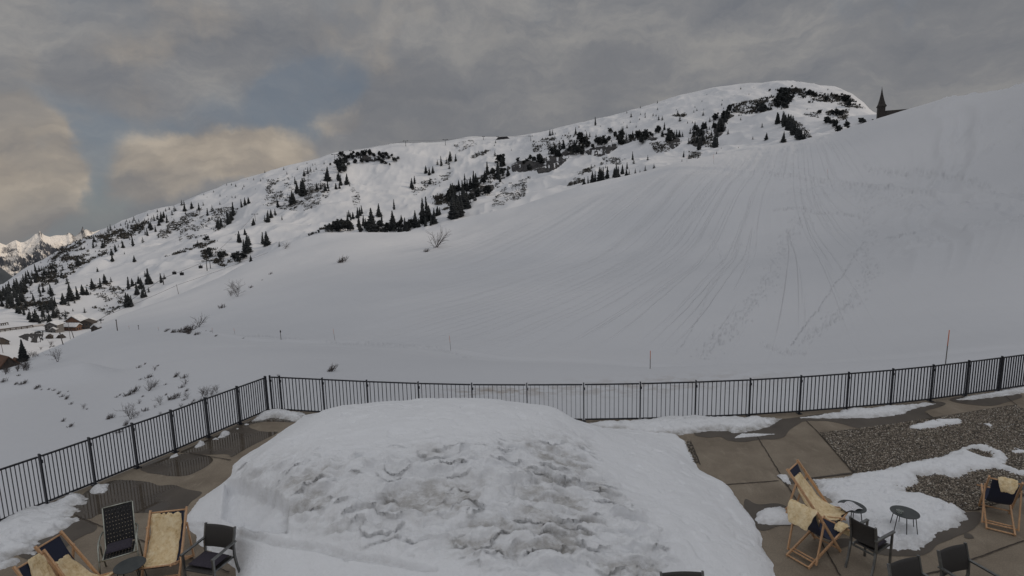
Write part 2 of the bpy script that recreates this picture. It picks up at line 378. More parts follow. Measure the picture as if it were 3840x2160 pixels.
kn.append(crv([(-200,820,1150),(-60,770,1150),(0,745,1150),(30,715,1150),(60,690,1150),(95,664,1150),(130,640,1150),(180,612,1150),(240,590,1150),(330,550,1150),(430,520,1150),(500,490,1150),(600,455,1150),(720,420,1150),(800,400,1150),(840,385,1150),(900,377,1150),(1000,366,1150),(1060,364,1150),(1130,356,1150),(1180,345,1150),(1300,344,1150),(1400,330,1150),(1500,305,1150),(1600,278,1150),(1700,245,1150),(1800,222,1150),(1900,213,1150),(1980,213,1150),(2050,222,1150),(2100,232,1150),(2130,243,1150),(2170,272,1150),(2200,312,1150),(2576,360,1150),(3400,200,1150)]))
kn.append((kn[-1][0]*1.18, kn[-1][1]-70)); kn.append((np.full_like(az, 3500.), np.full_like(az, -520.))); kn.append((np.full_like(az, 30000.), np.full_like(az, -4600.)))
KR = np.stack([k[0] for k in kn], 1); KZ = np.stack([k[1] for k in kn], 1)
# behind the camera the land is plain
bk = sm(R(100), R(150), np.abs(az))[:, None]
KZ = KZ*(1-bk)+(-3-KR*.02)*bk
for j in range(1, KR.shape[1]): KR[:, j] = np.maximum(KR[:, j], KR[:, j-1]+1.5)
_w = np.exp(-.5*(np.arange(-60, 61)*.085/1.6)**2); _w /= _w.sum(); _w2 = np.exp(-.5*(np.arange(-60, 61)*.085/.25)**2); _w2 /= _w2.sum()
dn_ = np.where(np.abs(az) < R(50.01))[0]
for j in range(3, KR.shape[1]-2):
    ww_ = _w2 if j in (10, 16) else _w
    for A_ in (KR, KZ):
        seg = A_[dn_, j]; A_[dn_, j] = np.convolve(np.pad(seg, 60, mode='reflect', reflect_type='odd'), ww_, 'valid')
hi_ = sm(R(47), R(62), az)*(1-sm(R(120), R(150), az))  # unseen land right of frame, raised to block the sun from the terrace
for j in range(7, 13): KZ[:, j] = KZ[:, j]*(1-hi_)+np.maximum(KZ[:, j], (H+KR[:, j]*.62*(.75 if j < 9 else 1)))*hi_
rc = KR[:, 10]
def pchip_slopes(x, y):
    h = np.diff(x, axis=1); d = np.diff(y, axis=1)/h
    w1 = 2*h[:,1:]+h[:,:-1]; w2 = h[:,1:]+2*h[:,:-1]
    same = d[:,1:]*d[:,:-1] > 0
    with np.errstate(divide='ignore', invalid='ignore'):
        mid = (w1+w2)/(w1/d[:,:-1]+w2/d[:,1:])
    mid = np.where(same, mid, 0)
    return np.concatenate([d[:,:1], mid, d[:,-1:]], 1)
SL = pchip_slopes(KR, KZ)
RR = np.concatenate([np.linspace(1.5, 12, 12), np.geomspace(12.2, 60, 150)[:-1], np.geomspace(60, 260, 190)[:-1], np.geomspace(260, 1180, 260)[:-1], np.geomspace(1180, 30000, 40)])
Z = np.zeros((len(az), len(RR)))
for i in range(len(az)):
    k = np.clip(np.searchsorted(KR[i], RR)-1, 0, KR.shape[1]-2); x0 = KR[i][k]; h = KR[i][k+1]-x0
    t = np.clip((RR-x0)/h, 0, 1); y0, y1, s0, s1 = KZ[i][k], KZ[i][k+1], SL[i][k]*h, SL[i][k+1]*h
    Z[i] = y0*(1+2*t)*(1-t)**2+s0*t*(1-t)**2+y1*t*t*(3-2*t)+s1*t*t*(t-1)
AZ, RG = np.meshgrid(az, RR, indexing='ij'); X = RG*np.sin(AZ); Y = RG*np.cos(AZ)
crest_r = np.interp(AZ, az, rc)
near = sm(18, 40, RG)*(1-sm(.98, 1.03, RG/crest_r))
Z += near*(fbm(X/22, Y/22, 3, 1)*.45+fbm(X/6, Y/6, 3, 5)*.10)
# furrows of sliding snow down the fall line of the near slope
GX, GY = X-177, 347-Y; GRV = np.degrees(np.arctan2(GX, np.maximum(GY, -40)))+.35*fbm(X/70, Y/70, 2, 77); LGR = np.log(np.maximum(np.hypot(GX, GY), 5))*4
slope = sm(42, 70, RG)*(1-sm(.80, .97, RG/crest_r))*sm(R(-22), R(-4), AZ)*(1-sm(R(27), R(36), AZ))
Z += slope*(RG/120)**.7*(ridged(GRV*.42, LGR*.5, 2, 9)*.30+.14*ridged(GRV*1.1, LGR*.8, 1, 19))
rgt = sm(R(33), R(38), AZ)*sm(60, 90, RG)*(1-sm(.97, 1., RG/crest_r)); Z += rgt*(1-sm(.82, .95, RG/crest_r))*ridged(np.degrees(AZ)*.55+fbm(X/25, Y/25, 2, 8), LGR*.4, 2, 29)*.65
rub = sm(R(16), R(30), AZ)*sm(70, 90, RG)*(1-sm(.97, 1., RG/crest_r))
Z += rub*np.maximum(0, fbm(X/2.2, Y/2.2, 3, 21)-.15)*sm(.1, .35, fbm(X/18, Y/18, 2, 33)+.15)*1.3
mt = sm(330, 520, RG)*(1-sm(1050, 1150, RG)); far = sm(1200, 1500, RG)
Z += mt*(fbm(X/140, Y/140, 4, 41)*16+ridged(X/45, Y/45, 3, 51)*4.5)
Z += far*fbm(X/900, Y/900, 4, 61)*60
def dip(c, pts, step, depth, jit=.0, rmin_=40, prob=1.):
    P_ = [px(c, *p) for p in pts]; ray_hits = []
    for a_, b2 in zip(P_[:-1], P_[1:]):
        n_ = max(2, int(math.hypot(b2[0]-a_[0], b2[1]-a_[1])/step))
        for t_ in np.arange(n_)/n_:
            if rng.rand() > prob: continue
            u_, v_ = a_[0]+(b2[0]-a_[0])*t_+rng.randn()*jit, a_[1]+(b2[1]-a_[1])*t_+rng.randn()*jit*.6
            d_ = ray(u_, v_); hh_ = math.hypot(d_[0], d_[1]); i_ = int(np.argmin(np.abs(az-math.atan2(d_[0], d_[1]))))
            zz_ = H+d_[2]/hh_*RR-Z[i_]; k2 = np.where((zz_ < 0) & (RR > rmin_))[0]
            if len(k2) and RR[k2[0]] < 260: Z[i_, k2[0]] -= depth*(RR[k2[0]]/90)**.8*rng.uniform(.6, 1.2)
dip('J', [(465,330),(500,380),(540,470),(560,540),(520,610),(450,700),(437,790),(395,870),(350,960),(300,1040),(215,1150)], 9, .20, 2.5)
dip('J', [(1500,380),(1440,460),(1390,560),(1310,650)], 8, .34, 1.5); dip('J', [(1310,650),(1250,745),(1190,830),(1110,930),(1060,1000),(1010,1080)], 8, .30, 1.8)
dip('J', [(1100,200),(1000,330),(950,430),(900,560),(850,650),(700,850),(560,1000),(420,1150)], 1.6, .22, 20)
dip('J', [(1500,130),(1530,250),(1560,350),(1500,420),(1560,600),(1400,800),(1100,1050)], 2.5, .2, 16)
dip('J', [(900,160),(1080,140),(1180,180),(1300,180),(1440,195),(1500,215)], 6, .3, 3); dip('J', [(1640,350),(1850,310),(1880,390)], 6, .25, 3)
dip('I', [(0,130),(150,130),(400,152),(560,172),(700,180),(900,190),(1150,207),(1270,230),(1400,262)], 3.5, .16, 2.2)
berm = lambda j, a_, w_: a_*np.exp(-((RG-KR[:, j][:, None])/w_)**2)
Z += berm(9, 1.0, 2.2)*sm(R(4), R(10), AZ); Z -= berm(8, .3, 2.0)*sm(R(4), R(10), AZ)
Z += (berm(5, .28, .9)-berm(4, .12, .9))*sm(R(-36), R(-30), AZ)
Z += 1.3*np.exp(-((RG-47)/2.6)**2)*(1-sm(R(-40), R(-36.5), AZ))*(RG < 400)
dip('Hh', [(0,940),(400,1000),(800,1060),(1300,1110),(1700,1160)], 1.8, .16, 12); dip('Hh', [(1060,900),(1300,960),(1700,960),(2000,1010),(2300,1150)], 1.8, .16, 14); dip('Hh', [(900,1100),(1100,1200),(1600,1250)], 2, .16, 22)
dip('J', [(820,1060),(960,1110),(1100,1120)], 2.2, .16, 10, 28)
stain = np.zeros_like(Z)
dx, dy = gp(*px('D', 1340, 1012), -1.2)
stain = np.maximum(stain, .9*np.exp(-(((X-dx+ .8)/2.4)**2+((Y-dy)/.75)**2)))
dx, dy = gp(*px('D', 1560, 1010), -1.2)
stain = np.maximum(stain, .45*np.exp(-(((X-dx)/5.5)**2+((Y-dy)/1.2)**2)))
V = np.stack([X, Y, Z], -1)
ground = grid_mesh('ground', V, M['slope'], attr=stain); tag(ground, kind='structure')
fa = ground.data.attributes.new('flow', 'FLOAT_VECTOR', 'POINT'); FV = np.stack([GRV, LGR, slope*1.0+.10*near], -1).reshape(-1, 3)
if len(ground.data.vertices) == len(FV): fa.data.foreach_set('vector', FV.astype(np.float32).ravel())
def zt(x, y):
    a = np.arctan2(x, y); r = np.hypot(x, y)
    i = np.clip(np.searchsorted(az, a)-1, 0, len(az)-2); j = np.clip(np.searchsorted(RR, r)-1, 0, len(RR)-2)
    s = (a-az[i])/(az[i+1]-az[i]); t = (r-RR[j])/(RR[j+1]-RR[j])
    return (Z[i,j]*(1-t)+Z[i,j+1]*t)*(1-s)+(Z[i+1,j]*(1-t)+Z[i+1,j+1]*t)*s
_ts = np.geomspace(20, 1320, 2600)
def hit(u, v, rmin=20):
    d = ray(u, v); d = d/math.hypot(d[0], d[1]); ts = _ts[_ts >= rmin]
    P = CAM+ts[:, None]*d; dz = P[:,2]-zt(P[:,0], P[:,1]); k = np.argmax(dz < 0)
    if not (dz < 0).any() or k == 0: return None
    a = dz[k-1]/(dz[k-1]-dz[k]); t = ts[k-1]+(ts[k]-ts[k-1])*a
    p = CAM+t*d; return np.array([p[0], p[1], float(zt(p[0], p[1]))]), t
def hitc(c, x, y, rmin=20): return hit(*px(c, x, y), rmin)

# ------------------------------------------------------------------ far peaks
def ridge(name, contour, D, depth, vb, m, seed, rows=60, amp=.10, pw=1.0):
    contour = [(a_, b2-(9 if D > 5000 else 0)) for a_, b2 in contour]; us = np.arange(contour[0][0], contour[-1][0]+.01, 1.3)
    vs = np.interp(us, [c[0] for c in contour], [c[1] for c in contour])
    P = np.zeros((rows+6, len(us), 3)); amp *= depth
    for i, (u, v) in enumerate(zip(us, vs)):
        d = ray(u*K, v*K); d /= math.hypot(d[0], d[1]); zc_ = H+d[2]*D
        db = ray(u*K, vb*K); zb = H+db[2]/math.hypot(db[0], db[1])*(D-depth)
        for j in range(rows+6):
            if j < 6: rr_ = D+depth*(6-j)/6*.8; z = zc_+(zb-zc_)*((6-j)/6)
            else: k = (j-6)/(rows-1); rr_ = D-depth*k; z = zc_+(zb-zc_)*k**pw
            P[j, i] = (d[0]*rr_, d[1]*rr_, z)
    k = np.zeros(rows+6); k[6:] = np.linspace(0, 1, rows); w = np.minimum(1, k*5)[:, None]
    P[..., 2] += w*amp*(ridged(P[..., 0]/depth*4.5, P[..., 1]/depth*4.5, 6, seed)-.75)
    return tag(grid_mesh(name, P, m, smooth=False), kind='structure')
ridge('distant_mountains', [(-120,640),(-60,600),(-20,612),(0,620),(15,626),(28,618),(40,613),(52,619),(60,618),(75,610),(88,598),(96,596),(100,589),(105,596),(112,601),(125,605),(140,601),(158,601),(165,600),(172,594),(180,597),(188,604),(198,596),(204,590),(208,577),(211,588),(217,586),(225,589),(235,593),(243,590),(255,586),(270,600),(300,640),(340,690)], 9000, 1900, 740, M['peak'], 71, 120, .20, .9)
ridge('forested_hills', [(-160,640),(-60,655),(0,672),(22,688),(40,701),(60,720),(90,760)], 3600, 900, 800, M['farforest'], 75, 24, .05)

# ------------------------------------------------------------------ terrace slab, joints, wet patches, gravel
outer = [(-13.7, 3.4)]+[(x-.10, y+.04) for x, y in PL[::-1]]+[(-7.62, 15.86)]+[(x, y+.14) for x, y in PB]+[(20.5, 17.7), (24, 18.6)]
slab = outer+[(24, -3), (-13.7, -3)]
mb = MB(); n = len(slab)
mb.add([(x, y, 0) for x, y in slab]+[(x, y, -2.6) for x, y in slab], [tuple(range(n))[::-1]]+[(i, (i+1) % n, n+(i+1) % n, n+i) for i in range(n)])
o = mb.build('terrace', [M['concrete']]); tag(o, kind='structure')
def sheet(name, poly, z, m, jag=.02, kind='structure'):
    pts = []; nn = len(poly)
    for i in range(nn):   # Catmull-Rom + small irregularity
        p0, p1, p2, p3 = [np.array(poly[(i+k-1) % nn]) for k in range(4)]
        for s in np.arange(0, 1, .125):
            q = .5*((2*p1)+(-p0+p2)*s+(2*p0-5*p1+4*p2-p3)*s*s+(-p0+3*p1-3*p2+p3)*s**3)
            j = jag*np.array([fbm(q[0]*3, q[1]*3, 3, 81), fbm(q[0]*3, q[1]*3, 3, 82)]) if jag else 0
            pts.append(q+j)
    from mathutils.geometry import tessellate_polygon
    vs = [Vector((p[0], p[1], z)) for p in pts]; tr = tessellate_polygon([vs])
    mb = MB(); mb.add(vs, tr); o = mb.build(name, [m])
    me = o.data
    if me.polygons and me.polygons[0].normal.z < 0:
        me.flip_normals()
    return tag(o, kind=kind)
joints = [('s', (2840,1639), (2929,1783)), ('s', (2719,1819), (2920,1804)), ('s', (3024,1580), (3071,1625)), ('s', (3071,1626), (3300,1599)), ('s', (3300,1599), (3806,1520)), ('s', (3204,1778), (3045,1795)),
          ('s', (3057,1994), (3150,2160)), ('s', (3461,2160), (3531,2142)), ('s', (3531,2142), (3840,2029)), ('s', (276,1933), (391,1979)), ('s', (391,1979), (581,2048)), ('s', (145,2090), (225,2140)), ('s', (712,1701), (866,1727)), ('s', (3772,1490), (3815,1522)), ('s', (2929,1783), (3057,1994)),
          ('s', (3071,1626), (3204,1778)), ('s', (2589,1655), (2625,1745)), ('s', (3469,1548), (3502,1570)), ('s', (581,2048), (860,2150))]
mb = MB()
for k_, (_, a, b_) in enumerate(joints):
    a = np.array(gp(*a)); b_ = np.array(gp(*b_)); L = np.linalg.norm(b_-a); t = (b_-a)/L; s = np.array([-t[1], t[0]])
    nseg = max(3, int(L/.08)); vs = []
    for i in range(nseg+1):
        q = a+t*L*i/nseg; w = .009+.006*rng.rand(); c_ = s*.004*rng.randn()
        vs += [(*(q+c_-s*w), .0125+.0006*k_), (*(q+c_+s*w), .0125+.0006*k_)]
    mb.add(vs, [(2*i, 2*i+2, 2*i+3, 2*i+1) for i in range(nseg)])
tag(mb.build('slab_joints', [M['joint']]), kind='structure')
wets = [('L', [(460,1295),(600,1200),(850,1130),(1120,1085),(1350,1120),(1450,1170),(1400,1240),(1280,1310),(1100,1385),(900,1400),(700,1370),(560,1350)], 'wet'),
        ('L', [(1000,1075),(1180,1080),(1350,1108),(1640,1100),(1700,1138),(1870,1040),(2100,920),(2330,803),(2180,795),(2050,780),(1930,712),(2070,670),(2260,655),(2536,665),(2560,620),(2300,590),(1950,640),(1450,860),(1200,970)], 'wet'),
        ('A', [(1160,135),(1350,140),(1500,155),(1600,190),(1740,185),(1890,230),(2030,265),(1930,350),(1870,430),(1850,460),(1500,465),(1330,470),(1100,470),(990,480),(900,525),(760,495),(700,400),(800,310),(900,230),(1030,180)], 'wet'),
        ('A', [(720,500),(900,560),(975,600),(950,650),(850,690),(760,740),(680,800),(560,900),(400,950),(250,930),(200,850),(500,650),(650,540)], 'damp'),
        ('C', [(-80,740),(40,775),(130,770),(200,800),(330,812),(440,792),(570,790),(640,770),(665,745),(690,715),(760,670),(830,642),(1000,645),(1120,668),(1240,698),(1400,684),(1640,652),(1850,625),(1780,575),(1810,552),(1900,530),(1950,500),(1850,488),(1640,540),(1300,590),(1000,580),(700,620),(500,630),(250,620),(0,600)], 'damp'),
        ('P', [(700,640),(905,625),(1050,620),(1105,670),(1060,790),(900,890),(700,980),(560,1040),(450,1140),(300,1190),(100,1197),(-150,1185),(-350,1110),(-300,1000),(0,900),(400,800)], 'damp'),
        ('B', [(-120,500),(0,545),(200,538),(330,590),(420,640),(560,620),(700,540),(820,700),(700,780),(500,720),(380,750),(200,755),(40,800),(-100,700)], 'wet'),
        ('B', [(700,930),(780,965),(850,960),(915,905),(900,880),(800,880),(720,895)], 'damp'), ('P', [(880,905),(940,900),(1000,960),(900,960)], 'damp'),
        ('C', [(1980,475),(2100,505),(2300,520),(2440,490),(2560,450),(2500,420),(2300,430),(2050,450)], 'damp'),
        ('B', [(190,275),(240,320),(300,380),(330,350),(560,300),(900,245),(880,240),(700,268),(520,290),(400,300),(250,290)], 'damp')]
for i, (c, p, k_) in enumerate(wets): sheet('wet_patch', gpoly(c, p), .004+.0006*i, M[k_])
gravel_poly = [gp(*p) for p in [(3071,1626),(3292,1600),(3560,1561),(3806,1521),(3900,1560),(4100,1650),(4100,1800),(3840,1862),(3752,1888),(3665,1915),(3622,1916),(3500,1880),(3400,1840),(3300,1810),(3204,1778)]]
gravel2 = [gp(*p) for p in [(2570,1656),(2589,1655),(2619,1737),(2540,1745),(2500,1700)]]
def poly_fill(poly, z, m, name):
    from mathutils.geometry import tessellate_polygon
    vs = [Vector((p[0], p[1], z)) for p in poly]; mb = MB(); mb.add(vs, tessellate_polygon([vs])); o = mb.build(name, [m])
    if o.data.polygons[0].normal.z < 0: o.data.flip_normals()
    return tag(o, kind='structure')
poly_fill(gravel_poly, .0115, M['pebble_bed'], 'gravel_bed'); poly_fill(gravel2, .0118, M['pebble_bed'], 'gravel_bed')
def pebbles(name, poly, dens, seed):
    rs = np.random.RandomState(seed); P = np.array(poly); lo, hi = P.min(0), P.max(0)
    n = int((hi-lo).prod()*dens); q = lo+rs.rand(n, 2)*(hi-lo); q = q[poly_sd(q, poly) > .01]
    ico = np.array([(0,0,1),(.89,0,.45),(.28,.85,.45),(-.72,.53,.45),(-.72,-.53,.45),(.28,-.85,.45),(.72,.53,-.45),(-.28,.85,-.45),(-.89,0,-.45),(-.28,-.85,-.45),(.72,-.53,-.45)])
    fc = np.array([(0,1,2),(0,2,3),(0,3,4),(0,4,5),(0,5,1),(1,6,2),(2,6,7),(2,7,3),(3,7,8),(3,8,4),(4,8,9),(4,9,5),(5,9,10),(5,10,1),(1,10,6)])
    N_ = len(q); s = (.009+.013*rs.rand(N_, 1)**1.5)*np.stack([np.ones(N_), .65+.35*rs.rand(N_), .55+.3*rs.rand(N_)], 1)
    v = ico[None]*(1+.12*rs.randn(N_, 11, 1))*s[:, None]; a = rs.rand(N_)*6.28; c_, s_ = np.cos(a)[:, None], np.sin(a)[:, None]
    x = v[..., 0]*c_-v[..., 1]*s_; y = v[..., 0]*s_+v[..., 1]*c_
    z = v[..., 2]+.014+.02*rs.rand(N_, 1)+.012*fbm(q[:,0]*3, q[:,1]*3, 2)[:, None]
    vv = np.stack([x+q[:,:1], y+q[:,1:], z], -1).reshape(-1, 3); ff = (fc[None]+np.arange(N_)[:, None, None]*11).reshape(-1, 3)
    me = bpy.data.meshes.new(name); me.from_pydata(vv.tolist(), [], ff.tolist()); me.materials.append(M['pebble']); me.polygons.foreach_set('use_smooth', [True]*len(me.polygons))
    o = bpy.data.objects.new(name, me); COL.objects.link(o); return tag(o, kind='stuff')
g = pebbles('gravel', gravel_poly, 2600, 3); g = pebbles('gravel', gravel2, 1500, 4)

# ------------------------------------------------------------------ snow lying on the terrace
def snow_patch(c, pts, h, label, cat='snow patch', group=None, res=.022, w=.16, jag=.05, holes=(), dirt=.35, pit=.03):
    poly = gpoly(c, pts) if c else pts
    P = np.array(poly); lo, hi = P.min(0)-.1, P.max(0)+.1
    xs = np.arange(lo[0], hi[0], res); ys = np.arange(lo[1], hi[1], res); gx, gy = np.meshgrid(xs, ys)
    G = np.stack([gx, gy], -1); sd = poly_sd(G, poly)+jag*(fbm(gx*5, gy*5, 4, 91)+.7*fbm(gx*14, gy*14, 3, 93))
    for (hx, hy, hr) in holes: sd = np.minimum(sd, np.hypot(gx-hx, (gy-hy)*.8)-hr+.03*fbm(gx*9, gy*9, 2, 4))
    z = np.where(sd > 0, .004+h*(1-np.exp(-np.maximum(sd, 0)/w)), sd*1.2)
    rgh = sm(0, .08, sd)
    z = z+rgh*(h*.30*fbm(gx*2.2, gy*2.2, 3, 95)+pit*np.minimum(0, fbm(gx*7, gy*10, 3, 97)+.02)*2.6+.006*fbm(gx*20, gy*20, 2, 99))
    z = np.where(sd > .02, np.maximum(z, .018), z); z = np.maximum(z, -.05)
    st = dirt*(1-sm(.0, .22, sd))+.12*dirt
    o = grid_mesh('snow_patch', np.stack([gx, gy, z], -1), M['snow'], keep=sd > -.03, attr=st)
    tag(o, label, cat, group)
    return o
GT = 'snow remnants on the terrace'
snow_patch('A', [(670,290),(700,262),(830,278),(872,330),(860,378),(740,400),(805,450),(730,470),(700,505),(810,545),(740,565),(700,605),(560,690),(480,715),(370,750),(392,800),(340,885),(170,890),(120,905),(190,960),(150,1000),(0,1050),(-260,1200),(-300,640),(-60,585),(0,560),(160,490),(340,420),(430,385),(540,362)], .22, 'broad ragged snow bank against the left fence beside the deck chairs', 'snow bank', GT, w=.3, jag=.07, dirt=.8)
for c, p, h, l in [
  ('A', [(905,262),(940,200),(1000,178),(1090,183),(1075,240),(1040,262),(950,278)], .10, 'small white snow lump at the foot of the left fence above the strap chair'),
  ('L', [(1185,1012),(1230,950),(1320,925),(1352,965),(1270,1002),(1210,1018)], .09, 'oval snow lump under the left fence beside the reflecting puddle'),
  ('L', [(1515,880),(1570,800),(1660,798),(1665,835),(1600,872)], .10, 'rounded snow lump under the left fence nearest the corner'),
  ('L', [(1435,903),(1480,878),(1520,898)], .05, 'flat sliver of snow under the left fence touching a fence post'),
  ('L', [(855,1160),(870,1130),(960,1093),(968,1120),(900,1152)], .07, 'thin crumbly snow lump on the wet slab by the left fence'),
  ('L', [(1757,762),(1770,740),(1797,750),(1782,768)], .05, 'tiny snow crumb on the dark puddle near the fence corner'),
  ('L', [(1872,702),(1900,680),(1928,696),(1900,706)], .05, 'tiny snow crumb beside the corner snow bank'),
  ('M', [(2035,348),(2080,318),(2200,312),(2355,317),(2200,338)], .07, 'thin tongue of snow in front of the long snow strip by the back fence'),
  ('C', [(1640,712),(1655,685),(1720,668),(1800,648),(1880,632),(2050,632),(2108,655),(2040,682),(1950,692),(1800,712),(1700,718)], .09, 'long flat island of snow at the far side of the gravel'),
  ('C', [(2212,668),(2300,662),(2340,690),(2312,708),(2260,687)], .05, 'thin bent scrap of snow on the gravel near the right edge'),
  ('C', [(2402,707),(2420,684),(2492,668),(2498,692)], .06, 'rightmost scrap of snow on the far gravel'),
  ('C', [(2098,738),(2110,714),(2147,720),(2142,738)], .05, 'little round snow scrap on the gravel below the long snow island'),
  ('C', [(2015,750),(2022,735),(2050,736),(2048,750)], .04, 'smallest snow crumb on the gravel below the long snow island'),
  ('C', [(2298,812),(2325,800),(2348,806),(2338,816)], .04, 'narrow snow scrap in the middle of the gravel'),
  ('B', [(198,270),(285,260),(315,300),(325,355),(280,352),(245,318)], .08, 'pointed snow patch behind the front facing deck chair'),
  ('B', [(-5,640),(60,600),(150,588),(260,598),(300,640),(372,700),(350,737),(200,752),(80,742),(0,737),(-22,700)], .12, 'oval snow patch under the feet of the front facing deck chair'),
  ('C', [(2468,888),(2490,862),(2576,885),(2680,890),(2680,920),(2500,908)], .07, 'snow patch on the gravel cut off by the right edge')]:
    snow_patch(c, p, h, l, group=GT, res=.016, w=.06, jag=.03)
snow_patch('L', [(1955,662),(2030,608),(2070,540),(2100,520),(2170,520),(2240,482),(2330,485),(2400,510),(2536,525),(2700,545),(2680,640),(2536,655),(2380,622),(2230,607),(2100,642)], .17, 'snow bank in the fence corner behind the big snow heap', 'snow bank', GT, dirt=.8)
snow_patch('M', [(815,230),(1000,222),(1220,212),(1430,195),(1680,172),(1800,182),(2020,185),(2200,190),(2420,193),(2335,250),(2200,290),(2120,305),(2020,312),(1980,292),(1850,292),(1640,317),(1560,322),(1350,330),(1200,300),(1000,300),(860,270)], .20, 'long dirty snow bank along the back fence right of the big heap', 'snow bank', GT, dirt=1.0, w=.25)
snow_patch('C', [(760,612),(900,600),(1080,575),(1110,550),(1300,545),(1500,520),(1700,512),(1780,496),(1890,505),(1760,527),(1680,552),(1600,587),(1500,602),(1330,622),(1000,622),(780,623)], .13, 'narrow snow strip along the back fence behind the gravel', 'snow bank', GT, dirt=.6)
snow_patch('C', [(2035,472),(2110,447),(2200,432),(2350,407),(2500,374),(2700,350),(2700,395),(2500,432),(2350,452),(2150,477)], .13, 'snow strip along the back fence at the right edge', 'snow bank', GT, dirt=.8)
hx, hy = gp(*px('B', 2148, 55))
snow_patch('B', [(540,300),(600,312),(700,300),(830,288),(940,258),(1100,243),(1220,218),(1400,173),(1560,133),(1700,98),(1850,68),(1960,20),(2060,-22),(2200,-32),(2270,0),(2390,60),(2432,110),(2410,190),(2500,215),(2700,235),(2700,310),(2500,272),(2400,225),(2300,217),(2200,237),(2080,242),(1990,302),(1900,303),(1830,297),(1800,272),(1700,272),(1540,290),(1568,350),(1520,382),(1460,402),(1400,425),(1620,455),(1740,515),(1850,545),(1960,590),(2025,620),(2010,652),(2048,685),(1950,722),(1962,770),(1880,782),(1800,802),(1720,842),(1690,892),(1640,942),(1560,988),(1400,998),(1250,978),(1170,930),(1000,870),(900,800),(770,700),(740,600),(690,580),(720,500),(600,440),(560,350)], .13, 'large pitted snow patch across gravel and slab under the two small tables', 'snow patch', GT, w=.10, jag=.05, holes=[(hx, hy, .17)], pit=.05, dirt=.45)

# the big heap
foot = [(470,1330),(467,1300),(480,1282),(510,1252),(545,1228),(572,1205),(588,1168),(625,1140),(662,1118),(702,1090),(737,1066),(762,1046),(880,1030),(1100,1024),(1300,1030),(1420,1042),(1482,1072),(1530,1078),(1620,1082),(1700,1094),(1728,1112),(1737,1140),(1757,1182),(1790,1197),(1822,1212),(1862,1260),(1897,1306),(1914,1345),(1922,1375),(1946,1418),(1952,1460),(1975,1560),(1900,1660),(1400,1700),(800,1650),(560,1560),(590,1480),(588,1430),(560,1400),(540,1390),(500,1365)]
fpoly = [gp(x*K, y*K) for x, y in foot]
ctl = [(x, y, 0.) for x, y in fpoly]
for u, v, z in [(720,1100,.75),(800,1040,1.15),(900,1022,1.35),(1000,1016,1.45),(1100,1013,1.5),(1200,1015,1.5),(1320,1023,1.42),(1400,1033,1.25),(1450,1060,.95),(1500,1080,.75),
                (640,1165,.9),(700,1150,1.1),(800,1120,1.35),(1000,1100,1.5),(1200,1100,1.5),(1380,1110,1.3),(1500,1130,.95),(1600,1130,.6),(1680,1140,.4),
                (760,1200,1.2),(900,1180,1.35),(1100,1180,1.35),(1300,1200,1.25),(1500,1240,.95),(1650,1230,.65),(1760,1260,.4),
                (600,1225,.55),(640,1290,.48),(560,1290,.28),(760,1300,.85),(900,1300,.98),(1100,1300,1.0),(1300,1320,.95),(1500,1330,.82),(1700,1340,.58),(1840,1350,.3),
                (600,1360,.42),(760,1380,.58),(950,1400,.68),(1200,1430,.70),(1450,1440,.65),(1700,1440,.5),(1860,1430,.28),(700,1449,.42),(1000,1560,.5),(1400,1580,.5),(1700,1560,.35)]:
    x, y = gp(u*K, v*K, z); ctl.append((x, y, z))
ctl = np.array(ctl)
def tps(ctl, X_, Y_, lam=.002):
    n = len(ctl); k = lambda r2: .5*r2*np.log(r2+1e-12)
    d2 = (ctl[:,None,0]-ctl[None,:,0])**2+(ctl[:,None,1]-ctl[None,:,1])**2
    A = np.zeros((n+3, n+3)); A[:n,:n] = k(d2)+lam*np.eye(n); A[:n,n] = 1; A[:n,n+1:] = ctl[:,:2]; A[n,:n] = 1; A[n+1:,:n] = ctl[:,:2].T
    w = np.linalg.solve(A, np.concatenate([ctl[:,2], [0,0,0]]))
    out = np.full(X_.shape, w[n])+w[n+1]*X_+w[n+2]*Y_
    for i in range(n): out += w[i]*k((X_-ctl[i,0])**2+(Y_-ctl[i,1])**2)
    return out
P = np.array(fpoly); lo, hi = P.min(0)-.15, P.max(0)+.15
xs = np.arange(lo[0], hi[0], .021); ys = np.arange(lo[1], hi[1], .021); gx, gy = np.meshgrid(xs, ys)
sd = poly_sd(np.stack([gx, gy], -1), fpoly)+.07*fbm(gx*2.5, gy*2.5, 4, 101)
z = tps(ctl, gx, gy)
z = np.where(sd > 0, np.maximum(z, .02)*(1-np.exp(-np.maximum(sd, 0)/.05))+.03*sm(0, .1, sd), sd*1.5)
inn = sm(.02, .35, sd)
# picture-plane masks for the worked face: project to picture, then look up regions
q = np.stack([gx, gy, z], -1)-CAM; dd = q@FW; PU = (1920+F*(q@RT)/dd)/K; PV = (1080-F*(q@UP)/dd)/K
def region(pts, soft):
    s = poly_sd(np.stack([PU, PV], -1), pts); return sm(-soft, soft, s)
rough = region([(590,1165),(700,1150),(900,1140),(1150,1120),(1400,1090),(1470,1110),(1500,1180),(1560,1250),(1640,1300),(1700,1400),(1650,1449),(1200,1449),(1150,1400),(900,1370),(720,1320),(715,1250),(600,1205)], 38)
up = fbm(gx*1.3, gy*1.3, 3, 103)
warpx = gx+.12*fbm(gx*3, gy*3, 3, 131); warpy = gy+.12*fbm(gx*3, gy*3, 3, 132)
ter_ = (warpy*3.3+1.3*fbm(warpx*1.5, warpy*2.0, 5, 107)); saw = ter_-np.floor(ter_)
cup = np.abs(fbm(warpx*2.0, warpy*5.5, 4, 109))
chunk = ridged(warpx*2.0, warpy*6.0, 5, 111)
led = sm(-.05, .30, fbm(gx*2.0, gy*2.6, 4, 108)+.06)
